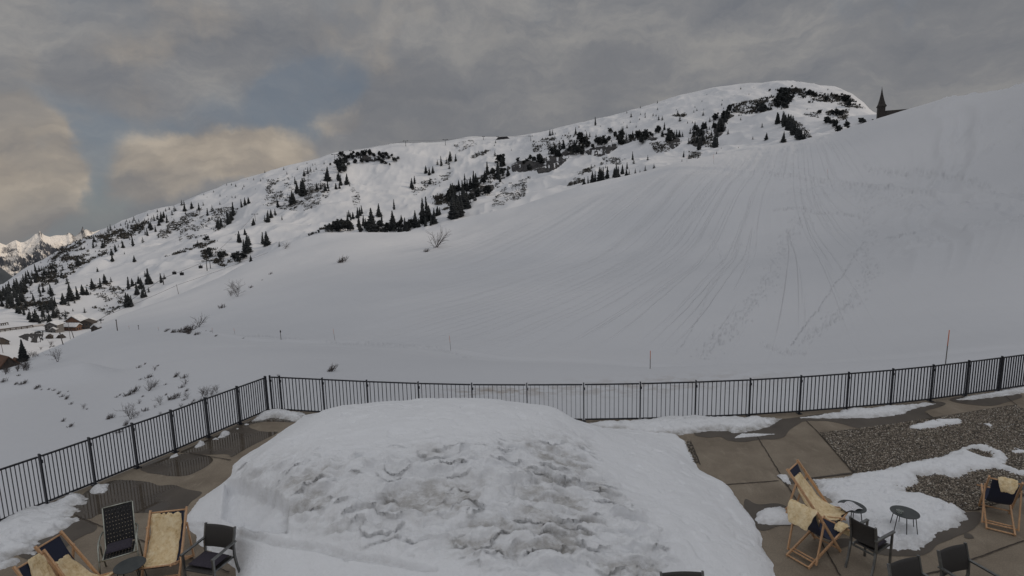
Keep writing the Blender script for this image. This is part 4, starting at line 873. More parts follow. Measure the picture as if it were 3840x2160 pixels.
CL = [
 ('E', 's', 'dark spruce in the tight clump above the bare piste high on the left shoulder', 'spruces high on the left shoulder',
  [(1235,300,60),(1265,250,60),(1300,265,50),(1350,185,75),(1395,190,60),(1330,215,50),(1290,175,45),(1250,235,50),(1215,290,35),(1370,150,50),(1320,165,45)]),
 ('E', 's', 'small spruce on the skyline of the far mountain left of the lift', 'skyline spruces',
  [(1460,95,45),(1385,95,30),(1415,80,28),(1440,125,35),(1545,95,60),(1520,45,40),(1605,72,52),(1665,82,52),(1775,90,42),(1735,132,58),(1700,45,30),(1540,40,32),(1110,190,30),(1160,180,25),(905,265,40),(925,255,45),(1050,205,30),(1010,215,25),(880,285,30),(1140,205,30),(1210,175,25),(1240,165,22),(1270,160,24),(960,235,25),(1085,190,24)]),
 ('E', 's', 'large dark spruce in the group right of the snowy gully on the far slope', 'spruces right of the gully',
  [(1835,245,88),(1820,230,60),(1850,225,70),(1915,203,85),(1898,140,50),(1935,170,70),(1950,130,100),(2050,45,60),(2020,62,62),(2080,30,50),(1905,185,60),(2240,188,72),(2300,122,42),(2120,212,55),(2325,58,52),(2265,150,55),(2215,180,45)]),
 ('E', 's', 'tall spruce in the clump just above the edge of the near snow slope', 'spruces above the near slope',
  [(2050,292,48),(2005,352,82),(2070,442,135),(2040,425,85),(2100,522,55),(1990,350,60),(2085,380,70),(2195,372,92),(2230,368,95),(2335,391,38),(2075,345,45)]),
 ('E', 'b', 'dark round pine bush in the clump just above the near snow slope', 'pine bushes above the near slope',
  [(2000,525,62),(1960,500,55),(2030,500,60),(2215,392,30),(1840,492,60),(1750,450,50),(1730,342,40),(1760,480,45),(1870,470,40),(1985,470,40)]),
 ('E', 's', 'little spruce scattered on the middle of the far snowfield', 'spruces scattered on the far snowfield',
  [(1655,377,38),(1195,357,42),(1113,387,78),(935,462,50),(970,432,48),(1030,402,52),(960,415,40),(660,552,72),(940,512,62),(1125,517,48),(780,402,62),(860,402,52),(790,352,52),(670,372,32),(1155,242,42),(1190,232,42),(945,360,30),(970,350,32),(875,390,35),(565,460,40),(580,490,40),(460,510,40),(815,600,35),(640,560,30),(525,590,45),(470,600,40),(450,640,35),(405,610,40),(360,640,30),(1070,240,40),(1105,240,35),(990,395,30)]),
 ('E', 's', 'tall spruce in the dense dark stand beside the lift masts', 'spruces beside the lift masts',
  [(1240,702,115),(1265,702,55),(1215,642,42),(1180,742,85),(1150,792,95),(1195,815,75),(1075,748,95),(1110,722,62),(1100,892,85),(1065,892,105),(1350,692,72),(1375,662,42),(1245,772,42),(1160,700,60),(1205,770,60),(1080,870,80),(1220,810,50)]),
 ('E', 's', 'single spruce standing in the row above the village', 'spruce row above the village',
  [(775,742,78),(840,732,72),(880,697,72),(930,687,38),(595,842,125),(655,832,98),(695,792,78),(730,792,62),(530,872,85),(430,802,88),(365,772,50),(330,772,48),(625,862,32),(575,882,42),(540,870,60),(710,942,38),(550,997,42),(1015,830,28),(610,930,28),(820,600,30)]),
 ('E', 's', 'spruce in the wood that runs down to the village', 'spruces close to the village',
  [(455,982,82),(360,977,78),(305,1022,102),(260,1022,75),(150,942,65),(205,962,75),(415,1022,72),(330,1032,52),(435,922,92),(400,945,70),(245,1000,60),(285,1010,70),(440,880,60),(460,890,70),(420,900,60),(395,1010,45),(500,1000,30),(475,970,50),(170,950,50)]),
 ('E', 's', 'tall slim spruce in the dense wood on the far left edge', 'wood on the left edge',
  [(90,842,125),(150,782,115),(105,902,135),(35,802,75),(60,792,82),(225,702,92),(195,682,55),(310,652,65),(160,882,92),(220,892,55),(280,842,55),(15,842,85),(80,762,75),(130,752,82),(245,662,52),(200,782,85),(50,830,80),(75,870,80),(120,820,90),(180,760,80),(170,830,70),(20,890,60),(60,900,70),(300,690,60),(265,700,60),(210,740,70),(240,640,50),(270,630,40),(330,600,45),(350,590,35),(300,600,60),(5,800,60),(145,850,70),(190,850,70)]),
 ('F', 'b', 'dark pine in the clump around the rocks below the skyline pylons', 'pines below the skyline pylons',
  [(620,530,60),(650,580,90),(680,520,70),(640,510,50),(700,470,40),(720,460,35),(745,455,30),(800,435,35),(840,420,35),(875,415,35),(905,430,50),(940,445,35),(1000,445,40),(1050,435,35),(1020,500,35),(1045,505,30),(1080,515,22),(1120,485,38),(1155,462,28),(780,500,40),(840,495,35),(880,490,30),(560,515,25),(605,490,25),(665,560,60),(985,430,30),(1025,425,28)]),
 ('F', 's', 'spruce left of the open bowl on the far mountain', 'spruces left of the open bowl',
  [(535,655,110),(520,650,60),(635,650,70),(650,690,80),(705,685,85),(620,640,50),(610,725,50),(640,720,50),(730,698,25),(535,720,70),(515,740,55),(478,725,50),(442,730,55),(545,740,40),(320,780,135),(305,740,80),(270,760,95),(250,680,55),(225,855,105),(205,840,60),(240,850,80),(97,885,62),(330,610,50),(365,590,50),(385,570,38),(330,660,45),(150,555,28),(195,640,25),(405,518,22),(415,570,22),(135,995,35),(15,1005,85),(40,975,65),(78,955,50),(5,1220,110)]),
 ('F', 's', 'tall spruce in the row on the near edge of the far slope', 'spruce row above the near slope crest',
  [(710,1010,75),(725,970,55),(740,1000,60),(760,985,55),(800,975,80),(820,960,70),(838,940,65),(810,1055,80),(850,1050,85),(870,1070,80),(895,1090,90),(925,1100,185),(945,1095,100),(985,965,100),(1010,1045,92),(1110,1060,130),(1125,1050,70),(1085,1090,75),(1120,905,80),(1185,1015,58),(1215,1090,105),(1235,1095,60),(1250,1060,60),(1160,1100,50),(1180,1100,60),(1310,1060,130),(1290,1030,60),(1335,1060,70),(1370,960,140),(1360,1020,90),(1410,950,140),(1430,1000,120),(1395,1050,70),(1470,1030,120),(1440,1045,80),(1500,960,80),(1520,950,60),(1470,960,60),(1140,1090,40),(1000,1098,40),(1030,1100,35),(1060,1100,30)]),
 ('F', 'b', 'low dark pine bush behind the crest of the near snow slope', 'pine bushes behind the near crest',
  [(545,1100,60),(580,1095,65),(615,1090,80),(650,1090,85),(690,1090,80),(740,1090,60),(670,1060,60),(635,1050,60),(600,1060,50),(720,1060,55),(975,1100,40),(1040,1100,40),(820,1095,40),(370,1135,25),(400,1120,20),(455,1108,30),(1385,1040,60)]),
 ('F', 's', 'tall spruce in the black stand reaching down to the near crest', 'black stand in mid mountain',
  [(1640,980,180),(1665,975,150),(1680,970,170),(1715,960,160),(1735,900,150),(1760,890,130),(1775,895,90),(1630,810,120),(1615,790,100),(1655,800,90),(1690,740,85),(1720,760,100),(1740,730,80),(1765,740,90),(1790,720,90),(1815,700,120),(1840,710,110),(1740,645,50),(1855,690,60),(1700,850,90),(1725,830,100),(1645,890,120),(1620,985,60),(1890,660,50),(1915,640,70),(1940,600,100),(1930,640,60),(2035,640,140),(2030,560,70),(2065,530,75),(2085,520,60),(2075,610,60),(2120,610,70),(2050,660,60)]),
 ('F', 's', 'spruce in the loose row right of the open bowl', 'spruces right of the open bowl',
  [(1275,715,78),(1300,675,60),(1400,585,60),(1430,600,60),(1460,585,55),(1535,520,75),(1500,510,40),(1580,500,45),(1610,480,75),(1615,450,45),(1605,545,40),(1660,480,55),(1600,510,45),(1520,700,18),(1860,400,18),(1830,410,16),(2005,435,42),(2150,385,16),(2010,320,30),(2000,345,18),(1435,680,50)]),
 ('G', 's', 'spruce standing on top of the long rock band', 'spruces on the long rock band',
  [(250,720,70),(290,715,75),(200,740,60),(180,770,70),(150,770,45),(355,650,35),(400,665,35),(420,655,40),(455,670,50),(350,700,35),(410,570,55),(515,605,50),(545,600,40),(605,600,35),(710,655,50),(725,640,40),(620,680,30),(660,680,25),(865,570,62),(855,560,50),(830,640,60),(850,650,50),(900,620,50),(960,610,60),(990,600,55),(1025,600,65),(1040,590,50),(1185,565,35),(1210,565,35),(1250,600,55),(1265,535,65),(1295,640,85),(1300,600,60),(1360,600,50),(1385,600,60),(1410,605,60),(1440,600,40),(1240,590,50),(160,590,55),(185,580,45),(210,620,32),(270,620,25),(90,630,25),(1155,600,35),(940,640,45),(1100,600,30)]),
 ('G', 's', 'dark spruce in the stand at the right end of the rock band', 'stand at the right end of the rock band',
  [(1515,570,45),(1550,600,65),(1580,590,60),(1605,600,65),(1640,640,95),(1600,725,95),(1620,690,80),(1580,660,70),(1760,705,125),(1750,680,90),(1775,690,80),(1640,525,62),(1665,520,60),(1560,515,55),(1700,530,35),(1740,510,60),(1790,560,120),(1815,540,110),(1835,550,90),(1770,600,60),(1850,460,90),(1870,430,60),(1800,460,60),(1705,455,40),(1785,415,35),(1760,440,30),(1735,510,35),(1540,660,50),(1500,670,50),(1720,590,50),(1910,370,30),(1940,325,25),(1915,300,22),(1640,395,38),(1415,450,50),(1395,395,45),(1210,440,40),(1245,440,38),(945,410,38),(1080,415,28),(1550,365,25),(905,515,35),(600,490,70),(1490,470,22),(1675,560,50)]),
 ('G', 's', 'spruce of the dark row standing on the near slope crest', 'spruces on the near crest',
  [(490,1065,65),(530,1050,60),(570,1045,100),(595,1035,90),(640,1030,120),(670,1025,115),(655,1020,110),(715,1000,100),(700,900,30),(800,1000,120),(785,990,80),(820,990,95),(860,960,80),(905,910,58),(900,975,60),(925,970,45),(860,925,45),(985,955,42),(1030,945,30),(1080,930,45),(1165,905,42),(960,825,72),(970,860,42),(1105,825,42),(835,850,45),(1450,800,55),(1505,810,48),(1435,850,35),(1770,765,30),(560,910,40)]),
 ('G', 's', 'lone little spruce on the open right hand part of the far mountain', 'lone spruces on the right of the far mountain',
  [(2250,630,62),(2120,625,32),(2415,655,90),(2210,510,38),(2030,350,50),(2060,330,35),(2165,310,55),(2200,360,75),(2180,340,50),(2115,300,22),(2240,325,38),(2290,320,30),(2150,370,40),(2280,345,25),(2360,470,90),(2345,460,60),(2110,320,40),(2065,255,15),(1880,575,40),(1815,715,15),(1980,708,15)]),
 ('Hh', 's', 'dark spruce in the slanting line on the right of the far mountain', 'slanting spruce line',
  [(185,475,95),(205,470,80),(240,470,100),(265,500,100),(290,530,130),(310,540,120),(330,560,140),(355,580,120),(380,600,110),(400,625,110),(430,625,90),(450,625,65),(370,610,70),(320,500,100),(345,540,100),(275,490,90),(300,470,80),(255,440,70),(420,590,70)]),
 ('Hh', 'b', 'dark pine by the rocks on the right shoulder of the far mountain', 'pines on the right shoulder',
  [(230,190,60),(260,200,70),(290,180,50),(210,250,60),(240,260,80),(270,250,80),(280,300,80),(260,330,60),(190,290,60),(200,320,60),(170,270,40),(335,245,50),(320,230,30),(345,220,30),(120,160,25),(75,320,35),(100,350,35),(130,345,30),(45,355,70),(25,370,60),(90,240,30),(360,190,30),(400,200,25),(370,140,25),(335,120,20),(300,150,25),(455,150,25),(500,200,50),(530,205,45),(480,200,40),(565,215,35),(440,230,30),(600,215,30),(630,220,30),(660,260,45),(650,200,25),(715,200,30),(760,220,35),(790,230,30),(830,250,45),(860,270,60),(885,310,60),(870,240,40),(845,220,35),(815,200,25),(900,270,30),(740,240,25),(925,250,18),(955,268,18),(990,300,22),(500,275,25),(535,270,18),(600,380,38),(740,390,50),(765,395,55),(795,405,55),(730,370,30),(670,470,60),(700,480,40),(735,480,45),(755,510,60),(775,550,55),(790,550,35),(865,505,50),(880,520,30),(810,530,30),(860,450,18),(1005,475,55),(1025,475,40),(990,440,25),(1115,445,18)]),
]
hs_ = sorted([h*CR[c][2] for c, kd, lb, gr, lst in CL if kd == 's' for (_x, _y, h) in lst], reverse=True); SMALL_PX = hs_[296]
for c, kd, lb, gr, lst in CL:
    rs_ = 260 if c in ('E', 'F') else 300
    for (x, y, h) in lst: put_tree(c, x, y, h, kd, lb, gr, rs_)
def along(pts, n, jx, jy, h0, h1, kind, lb, gr):
    P_ = np.array(pts, float); d_ = np.r_[0, np.cumsum(np.hypot(*np.diff(P_, axis=0).T))]
    for t_ in np.sort(rng.rand(n))*d_[-1]:
        put_tree('D', np.interp(t_, d_, P_[:,0])+rng.randn()*jx, np.interp(t_, d_, P_[:,1])+rng.randn()*jy, rng.uniform(h0, h1), kind, lb, gr)
SMALL_PX = 1e9
along([(1290,395),(1330,415),(1400,395),(1470,372),(1560,348),(1640,337),(1720,347),(1780,322),(1840,288)], 62, 5, 9, 9, 20, 'b', 'dark dwarf pine clinging to the long rock band', 'dwarf pines on the long rock band')
along([(1135,500),(1160,540),(1175,520),(1230,470),(1265,415)], 22, 8, 10, 12, 24, 'b', 'dark pine filling the black stand in mid mountain', 'pines of the black stand')
along([(840,578),(900,582),(1000,580),(1060,570),(1090,545)], 20, 8, 6, 10, 20, 'b', 'dark low pine between the spruces behind the near crest', 'low pines behind the near crest')
along([(850,405),(900,392),(960,398),(995,402)], 14, 6, 6, 7, 14, 'b', 'dark low pine around the small rock face on the skyline', 'low pines on the skyline rock')
along([(120,665),(200,620),(260,600),(330,580),(400,545),(450,520)], 90, 22, 20, 3, 10, 's', '', '')
along([(20,760),(60,730),(110,700),(150,690),(90,790),(150,780)], 60, 18, 18, 6, 18, 's', '', '')
along([(1300,330),(1500,320),(1700,290),(1900,240),(2100,250)], 60, 30, 22, 3, 8, 's', '', '')
along([(500,520),(600,470),(700,440),(800,420)], 60, 30, 30, 3, 8, 's', '', '')
o = SMB.build('small_spruces', [M['spruce']]); tag(o, 'the smallest far spruces of the mountain', None, None, 'stuff')
# near spruce in the lower left, with parts
def spruce_big(u, v, h, label):
    r = hit(u, v, 60); P, t = r; s = h*px_scale(P)
    root = empty('spruce_tree', tuple(P), 0, label, 'tree')
    me = spruce_mesh('spruce_big', 44, 44, .20, 26); o = bpy.data.objects.new('crown', me); COL.objects.link(o); o.parent = root; o.scale = (s, s, s); o.location = (0, 0, s*.04)
    mb = MB(); mb.tube([(0,0,-.5), (0,0,s*.4)], .02*s, 8, 0, .012*s); mb.build('trunk', M['trunk'], root, True)
    return root
u, v = px('W', 500, 1100); spruce_big(u, v, 470*.1794, 'tall dark spruce beside the brown roofed house at the left edge')

# ------------------------------------------------------------------ rocks
def rockpatch(c, pts, label, kindname='rock_outcrop', amp=3.5, step=2.2, rmin=300, cat='rock face', sc=1.):
    poly = [px(c, x, y) for x, y in pts]; P = np.array(poly); lo, hi = P.min(0)-step, P.max(0)+step
    us = np.arange(lo[0], hi[0]+step, step); vs = np.arange(lo[1], hi[1]+step, step); U, V_2 = np.meshgrid(us, vs)
    sd = poly_sd(np.stack([U, V_2], -1), poly)+3.2*fbm(U/8, V_2/8, 3, 7)+1.8
    out = np.zeros(U.shape+(3,)); ok = np.ones(U.shape, bool)
    for i in range(U.shape[0]):
        for j in range(U.shape[1]):
            if sd[i, j] < -step*1.6: ok[i, j] = False; continue
            r = hit(U[i, j], V_2[i, j], rmin)
            if r is None or r[1] > 1190: ok[i, j] = False; continue
            p, t = r; d = (CAM-p); d /= np.linalg.norm(d); k_ = px_scale(p)
            a = np.clip(sd[i, j]/(step*2), -1, 1)
            rr_ = ridged(U[i, j]/11, V_2[i, j]/26, 4, 3)
            p = p+d*(a*amp*(.5+.9*rr_)*k_*1.2 if a > 0 else a*amp*k_*1.5)+np.array([0, 0, 1])*(max(a, 0)*amp*k_*.5*(rr_))
            out[i, j] = p
    idx = np.arange(U.size).reshape(U.shape); mb = MB(); mp = {}; fs = []
    for i in range(U.shape[0]-1):
        for j in range(U.shape[1]-1):
            q = [(i, j), (i+1, j), (i+1, j+1), (i, j+1)]
            if all(ok[a] for a in q) and max(sd[a] for a in q) > -step: fs.append(q)
    vs_ = []
    for q in fs:
        for a in q:
            if a not in mp: mp[a] = len(vs_); vs_.append(out[a])
    if not vs_: return
    org = np.mean(vs_, 0); mb.add([v_-org for v_ in vs_], [tuple(mp[a] for a in q) for q in fs])
    o = mb.build(kindname, [M['rock']], None, False, tuple(org)); tag(o, label, cat, 'rock faces on the far mountain' if cat == 'rock face' else None); return o
rockpatch('G', [(10,870),(60,800),(150,790),(250,780),(300,740),(380,680),(480,690),(490,740),(350,778),(330,820),(230,900),(130,945),(50,950),(20,900)], 'broad dark rock face at the left end of the long rock band')
rockpatch('G', [(490,750),(560,715),(700,690),(800,665),(812,700),(740,750),(640,790),(540,772)], 'elongated rock face in the middle of the long rock band')
rockpatch('G', [(1312,640),(1370,602),(1432,630),(1402,690),(1342,715),(1317,690)], 'round rock knob beneath the spruces of the rock band')
rockpatch('G', [(1500,650),(1560,610),(1640,618),(1660,660),(1600,700),(1560,690)], 'low rock face between the round knob and the right hand stand')
rockpatch('G', [(1740,545),(1800,440),(1860,375),(1940,395),(1880,430),(1850,540),(1790,600)], 'steep rock rib climbing from the right end of the band')
rockpatch('G', [(820,650),(950,612),(1050,590),(1200,612),(1180,632),(1050,625),(950,640),(850,680)], 'thin rock ledge joining the two halves of the rock band')
rockpatch('F', [(760,430),(850,412),(900,440),(1000,460),(950,478),(860,480)], 'small rock face below the skyline pylons')
rockpatch('F', [(1780,740),(1870,700),(1990,690),(2000,720),(1900,770),(1830,800),(1790,785)], 'rock face to the right of the black spruce stand')
rockpatch('F', [(2150,520),(2200,482),(2300,470),(2370,490),(2360,560),(2250,570),(2160,568)], 'jagged rock face left of the long rock band', rmin=300)
rockpatch('Hh', [(205,150),(300,150),(300,200),(270,260),(285,320),(255,320),(215,280),(200,200)], 'dark summit rocks on the right shoulder')
rockpatch('Hh', [(830,240),(880,230),(900,300),(870,310),(840,280)], 'hazy rock rib at the far right of the far mountain')
rockpatch('Hh', [(300,480),(330,470),(380,540),(430,580),(450,620),(400,625),(350,570)], 'narrow rock gully behind the slanting spruce line')
rockpatch('W', [(400,575),(480,540),(560,520),(700,500),(830,450),(950,470),(880,560),(860,600),(900,640),(840,685),(640,680),(560,640),(480,600)], 'bare stony stream bed below the village road', 'stream_bed', 1.2, 2.2, 180, 'stream bed')

# ------------------------------------------------------------------ scrub: nobody could count it
def scrub(name, regions, seed, label=None):
    rs = np.random.RandomState(seed); mb = MB(); fib = []
    for (c, pts, n, smin, smax, rmin) in regions:
        poly = [px(c, x, y) for x, y in pts]; P = np.array(poly); lo, hi = P.min(0), P.max(0); k_ = 0; tries = 0; n = int(n*2.3)
        while k_ < n and tries < n*30:
            tries += 1; u, v = lo+rs.rand(2)*(hi-lo)
            if float(fbm(u/26., v/16., 3, 5)) < rs.uniform(-.25, .35): continue
            if poly_sd(np.array([[u, v]]), poly)[0] < 0: continue
            r = hit(u, v, rmin)
            if r is None or r[1] > 1180: continue
            k_ += 1; p, t = r; s = rs.uniform(smin, smax)*.92*px_scale(p); wx = rs.uniform(.8, 2.0)
            for q in range(6):
                a = rs.rand()*6.28; b_ = a+2.1+rs.rand(); cc = p+np.array([rs.randn()*s*.5*wx, rs.randn()*s*.4, 0])
                hh = s*rs.uniform(.3, 1.1); w_ = s*rs.uniform(.25, .5)
                mb.add([cc+np.array([math.cos(a)*w_, math.sin(a)*w_, -.2*s]), cc+np.array([math.cos(b_)*w_, math.sin(b_)*w_, -.2*s]), cc+np.array([math.cos(a)*w_*.3+rs.randn()*.2*s, 0, hh]), cc-np.array([math.cos(a)*w_, math.sin(a)*w_, .2*s])], [(0,1,2), (1,3,2), (3,0,2)])
    o = mb.build(name, [M['drygrass']]); return tag(o, label, None, None, 'stuff')
scrub('scrub', [
 ('E', [(250,640),(420,520),(520,400),(700,310),(880,280),(1250,170),(1180,290),(1000,360),(850,480),(700,560),(560,640),(430,700),(300,760),(200,860),(130,900),(150,780)], 520, 3, 9, 300),
 ('E', [(1300,270),(1500,150),(1620,90),(1700,60),(1640,160),(1500,250),(1400,320),(1330,320)], 240, 2, 5, 300),
 ('E', [(1500,260),(1700,120),(1850,60),(2000,60),(1900,220),(1750,300),(1500,350)], 200, 2, 6, 300),
 ('E', [(1350,480),(1520,420),(1700,350),(1850,330),(1700,400),(1500,450)], 90, 3, 7, 300),
 ('E', [(1680,420),(1850,400),(1960,520),(1880,560),(1700,490)], 110, 3, 8, 300),
 ('E', [(720,720),(900,690),(1050,760),(1040,880),(900,960),(780,900),(860,820),(700,800)], 110, 3, 8, 280),
 ('E', [(0,840),(100,880),(250,850),(420,800),(480,900),(300,930),(150,920),(20,900)], 200, 3, 8, 280),
 ('E', [(350,850),(470,840),(620,920),(520,1000),(330,960)], 60, 3, 7, 280),
 ('F', [(0,640),(180,620),(260,720),(130,900),(0,880)], 110, 2, 6, 300), ('F', [(100,830),(400,700),(560,770),(450,880),(300,920),(130,900)], 260, 2, 5, 300),
 ('F', [(340,560),(540,560),(560,760),(360,760)], 80, 2, 5, 300), ('F', [(740,700),(810,700),(820,850),(760,900)], 40, 1.5, 4, 300),
 ('F', [(1250,690),(1420,640),(1640,560),(1640,620),(1450,700),(1300,780)], 70, 2, 6, 300), ('F', [(1450,760),(1640,760),(1640,870),(1500,860)], 90, 4, 10, 300),
 ('F', [(1560,900),(1620,880),(1600,950)], 15, 4, 9, 300), ('F', [(1780,640),(2140,520),(2140,640),(2020,720),(1800,720)], 70, 3, 8, 300),
 ('F', [(2000,800),(2200,600),(2320,620),(2260,800),(2100,860),(1850,900)], 190, 2, 5, 300), ('F', [(1640,330),(1800,290),(1850,330),(1700,400)], 40, 2, 4, 300),
 ('F', [(1720,470),(1900,390),(1960,380),(1900,430)], 30, 3, 7, 300), ('F', [(380,1130),(500,1060),(540,1100)], 20, 4, 9, 300), ('F', [(880,1050),(1260,1020),(1260,1095),(900,1090)], 70, 4, 10, 280),
 ('G', [(0,620),(500,570),(560,680),(250,700),(0,760)], 80, 3, 8, 300), ('G', [(330,1080),(470,920),(600,880),(480,1040)], 120, 2, 6, 300), ('G', [(1130,660),(1310,640),(1320,740),(1200,760)], 80, 2, 7, 300),
 ('G', [(1500,610),(1750,560),(1780,700),(1680,710)], 60, 3, 9, 300), ('G', [(1880,300),(2350,200),(2400,330),(2000,400)], 130, 3, 9, 300), ('G', [(1330,400),(1480,360),(1560,350),(1450,410)], 20, 3, 8, 300),
 ('G', [(1520,740),(1640,740),(1620,810),(1500,810)], 25, 3, 8, 300), ('G', [(640,800),(880,800),(860,870),(650,870)], 25, 3, 8, 300),
 ('Hh', [(200,110),(560,160),(900,230),(1050,330),(880,320),(700,270),(400,240),(200,330)], 260, 3, 8, 300), ('Hh', [(420,380),(560,360),(600,420),(440,410)], 25, 2, 5, 300), ('Hh', [(330,420),(450,500),(520,610),(480,620)], 30, 3, 8, 300), ('Hh', [(660,360),(860,330),(900,520),(760,540)], 60, 3, 8, 300)], 5)

# ------------------------------------------------------------------ bare shrubs of the near slope
def shrub_mesh(seed, kind):
    rs = random.Random(seed); mb = MB()
    def br(p, d, L, r_, dep):
        n = 3; pts = [p]
        for i in range(n):
            d = (d+Vector((rs.gauss(0,.16), rs.gauss(0,.16), rs.gauss(0,.10)+.04))).normalized(); p = p+d*L/n; pts.append(p)
            if dep > 0:
                for _ in range(2 if kind != 'low' else 2):
                    e = (d+Vector((rs.gauss(0,.6), rs.gauss(0,.6), rs.gauss(0,.45)))).normalized(); br(p, e, L*rs.uniform(.4, .65), r_*.6, dep-1)
        mb.tube(pts, r_, 3, 0, r_*.5)
    if kind == 'upright':
        for _ in range(6): br(Vector((rs.gauss(0,.05), rs.gauss(0,.05), -.03)), Vector((rs.gauss(0,.30), rs.gauss(0,.30), 1)).normalized(), rs.uniform(.55, .8), .011, 2)
    elif kind == 'fan':
        for _ in range(10): br(Vector((rs.gauss(0,.04), rs.gauss(0,.04), -.03)), Vector((rs.gauss(.25,.55), rs.gauss(0,.5), 1)).normalized(), rs.uniform(.5, .85), .014, 1)
    else:
        for _ in range(16): br(Vector((rs.gauss(0,.22), rs.gauss(0,.15), -.03)), Vector((rs.gauss(.5,.5), rs.gauss(0,.5), .8)).normalized(), rs.uniform(.3, .55), .020, 1)
    o = mb.build('shrub', [M['twig']]); me = o.data; bpy.data.objects.remove(o); return me
SH = {k_: [shrub_mesh(s, k_) for s in (sd_, sd_+1)] for k_, sd_ in (('upright', 10), ('fan', 20), ('low', 30))}
nsh = 0
def shrub(c, x, y, h, kind, label, group, rmin=20, wx=1.):
    global nsh; r = hit(*px(c, x, y), rmin)
    if r is None: return
    P, t = r; s = h*(K if c == 'D' else CR[c][2])*px_scale(P); nsh += 1
    o = bpy.data.objects.new('shrub', SH[kind][nsh % 2]); COL.objects.link(o); o.location = tuple(P); o.scale = (s*wx, s*wx, s*1.05)
    o.rotation_euler = (0, 0, random.uniform(-.8, .8)); return tag(o, label, 'shrub', group)
shrub('F', 1490, 1235, 165, 'fan', 'large leafless shrub near the crest of the near snow slope', 'bare shrubs on the near slope')
shrub('F', 1400, 1275, 50, 'low', 'low leafless twigs left of the large shrub near the crest', 'bare shrubs on the near slope', wx=1.4)
shrub('F', 165, 1245, 60, 'fan', 'small leafless shrub on the slope edge beside a tiny spruce', 'bare shrubs on the near slope')
shrub('E', 1990, 805, 125, 'upright', 'leafless shrub halfway down the left part of the near slope', 'bare shrubs on the near slope')
shrub('E', 1930, 805, 60, 'upright', 'smaller leafless shrub close left of the halfway shrub', 'bare shrubs on the near slope')
shrub('E', 2095, 735, 38, 'low', 'dark little shrub right of the halfway shrub', 'bare shrubs on the near slope')
shrub('E', 2258, 622, 32, 'low', 'dark little shrub highest on the left edge of the near slope', 'bare shrubs on the near slope')
shrub('E', 2190, 672, 16, 'low', 'tiny dark twig between the two little shrubs', 'bare shrubs on the near slope')
shrub('E', 1850, 905, 62, 'low', 'dense dark shrub leaning right below the halfway shrub', 'bare shrubs on the near slope')
shrub('D', 857, 660, 26, 'low', 'dense dark shrub on the open slope left of the large crest shrub', 'bare shrubs on the near slope', wx=1.4)
shrub('E', 1660, 1060, 105, 'fan', 'round leafless shrub at the right of the bush group above the track', 'bush group above the track')
for x, y, h in [(1560,1110,90),(1530,1110,80),(1500,1105,50),(1590,1095,80),(1440,1110,50),(1460,1110,40),(1385,1100,40),(1400,1090,30),(1630,1130,40),(1650,1125,35),(1575,1120,60),(1545,1085,60)]:
    shrub('E', x, y, h, 'low', 'dark low bush of the dense bush group above the track', 'bush group above the track', wx=1.1)
for x, y, h in [(1800,1140,24),(1760,1100,12),(1720,1095,10),(2033,1158,14)]: shrub('E', x, y, h, 'low', 'tiny dark tuft beside the footpath track on the near slope', 'tufts beside the track', wx=1.6)
shrub('D', 831, 934, 28, 'low', 'dense shrub in the snow just above the back fence', 'shrubs near the fence', wx=1.3)
for x, y, h, k_ in [(1215,70,40,'low'),(1270,40,28,'low'),(1360,95,45,'upright'),(1385,55,28,'low'),(1295,160,55,'low'),(1325,150,35,'low'),(1230,175,25,'low'),(1540,150,70,'low'),(1610,160,60,'low'),(1625,215,60,'fan'),(1590,245,50,'low'),(1635,275,45,'low'),(1450,220,25,'low'),(1455,310,30,'low'),(1130,310,80,'low'),(1180,280,90,'low'),(1100,320,40,'low'),(1310,270,110,'fan'),(1350,240,70,'fan'),(1250,325,30,'low'),(1020,330,28,'low'),(1050,312,28,'low'),(1520,345,90,'low'),(1490,350,60,'low'),(1550,320,50,'low'),(1650,340,60,'upright'),(1610,355,35,'low'),(1220,385,45,'fan'),(1270,450,60,'low'),(1410,395,75,'upright'),(1590,420,45,'upright'),(1820,330,95,'upright'),(1780,320,80,'upright'),(1760,360,50,'low'),(1860,320,80,'upright'),(1905,290,70,'upright'),(1680,390,50,'low'),(950,520,75,'low'),(980,510,50,'low'),(1150,520,130,'upright'),(1175,510,60,'upright'),(1100,575,70,'low'),(1210,490,50,'upright'),(1410,490,35,'upright'),(1040,640,60,'low'),(550,540,50,'low'),(610,590,50,'low'),(625,580,30,'low'),(2440,150,30,'upright'),(1700,360,30,'low'),(1360,420,30,'upright')]:
    shrub('N', x, y, h, k_, 'leafless shrub poking out of the snow in the hollow behind the left fence', 'shrubs behind the left fence', 16)
for x, y, h, k_ in [(230,90,100,'upright'),(155,100,90,'upright'),(60,120,70,'upright'),(160,140,30,'low'),(135,215,40,'low'),(180,215,45,'low'),(215,205,50,'low'),(20,195,60,'low'),(310,255,50,'low'),(335,240,45,'low'),(425,262,30,'low'),(470,270,30,'low'),(510,300,45,'low'),(540,325,40,'low'),(580,345,55,'low'),(620,390,35,'low'),(760,435,22,'low'),(735,430,50,'upright'),(595,280,18,'low'),(360,265,20,'low')]:
    shrub('N', x, y, h, k_, 'shrub or dry tuft along the bank at the lower left', 'growth along the left bank', 16)
for x, y, h, k_ in [(1215,1095,250,'upright'),(1070,770,130,'upright'),(1040,800,50,'low'),(1110,780,60,'low'),(740,1000,120,'upright'),(690,1010,110,'upright'),(800,990,70,'upright'),(855,850,80,'upright'),(560,1280,190,'upright'),(500,1280,160,'upright'),(600,1270,150,'upright'),(380,1290,130,'upright'),(190,1330,150,'upright'),(120,1360,170,'upright'),(620,1060,180,'upright')]:
    shrub('W', x, y, h, k_, 'leafless young tree or shrub between the left houses and the near slope', 'bare shrubs below the village', 40)

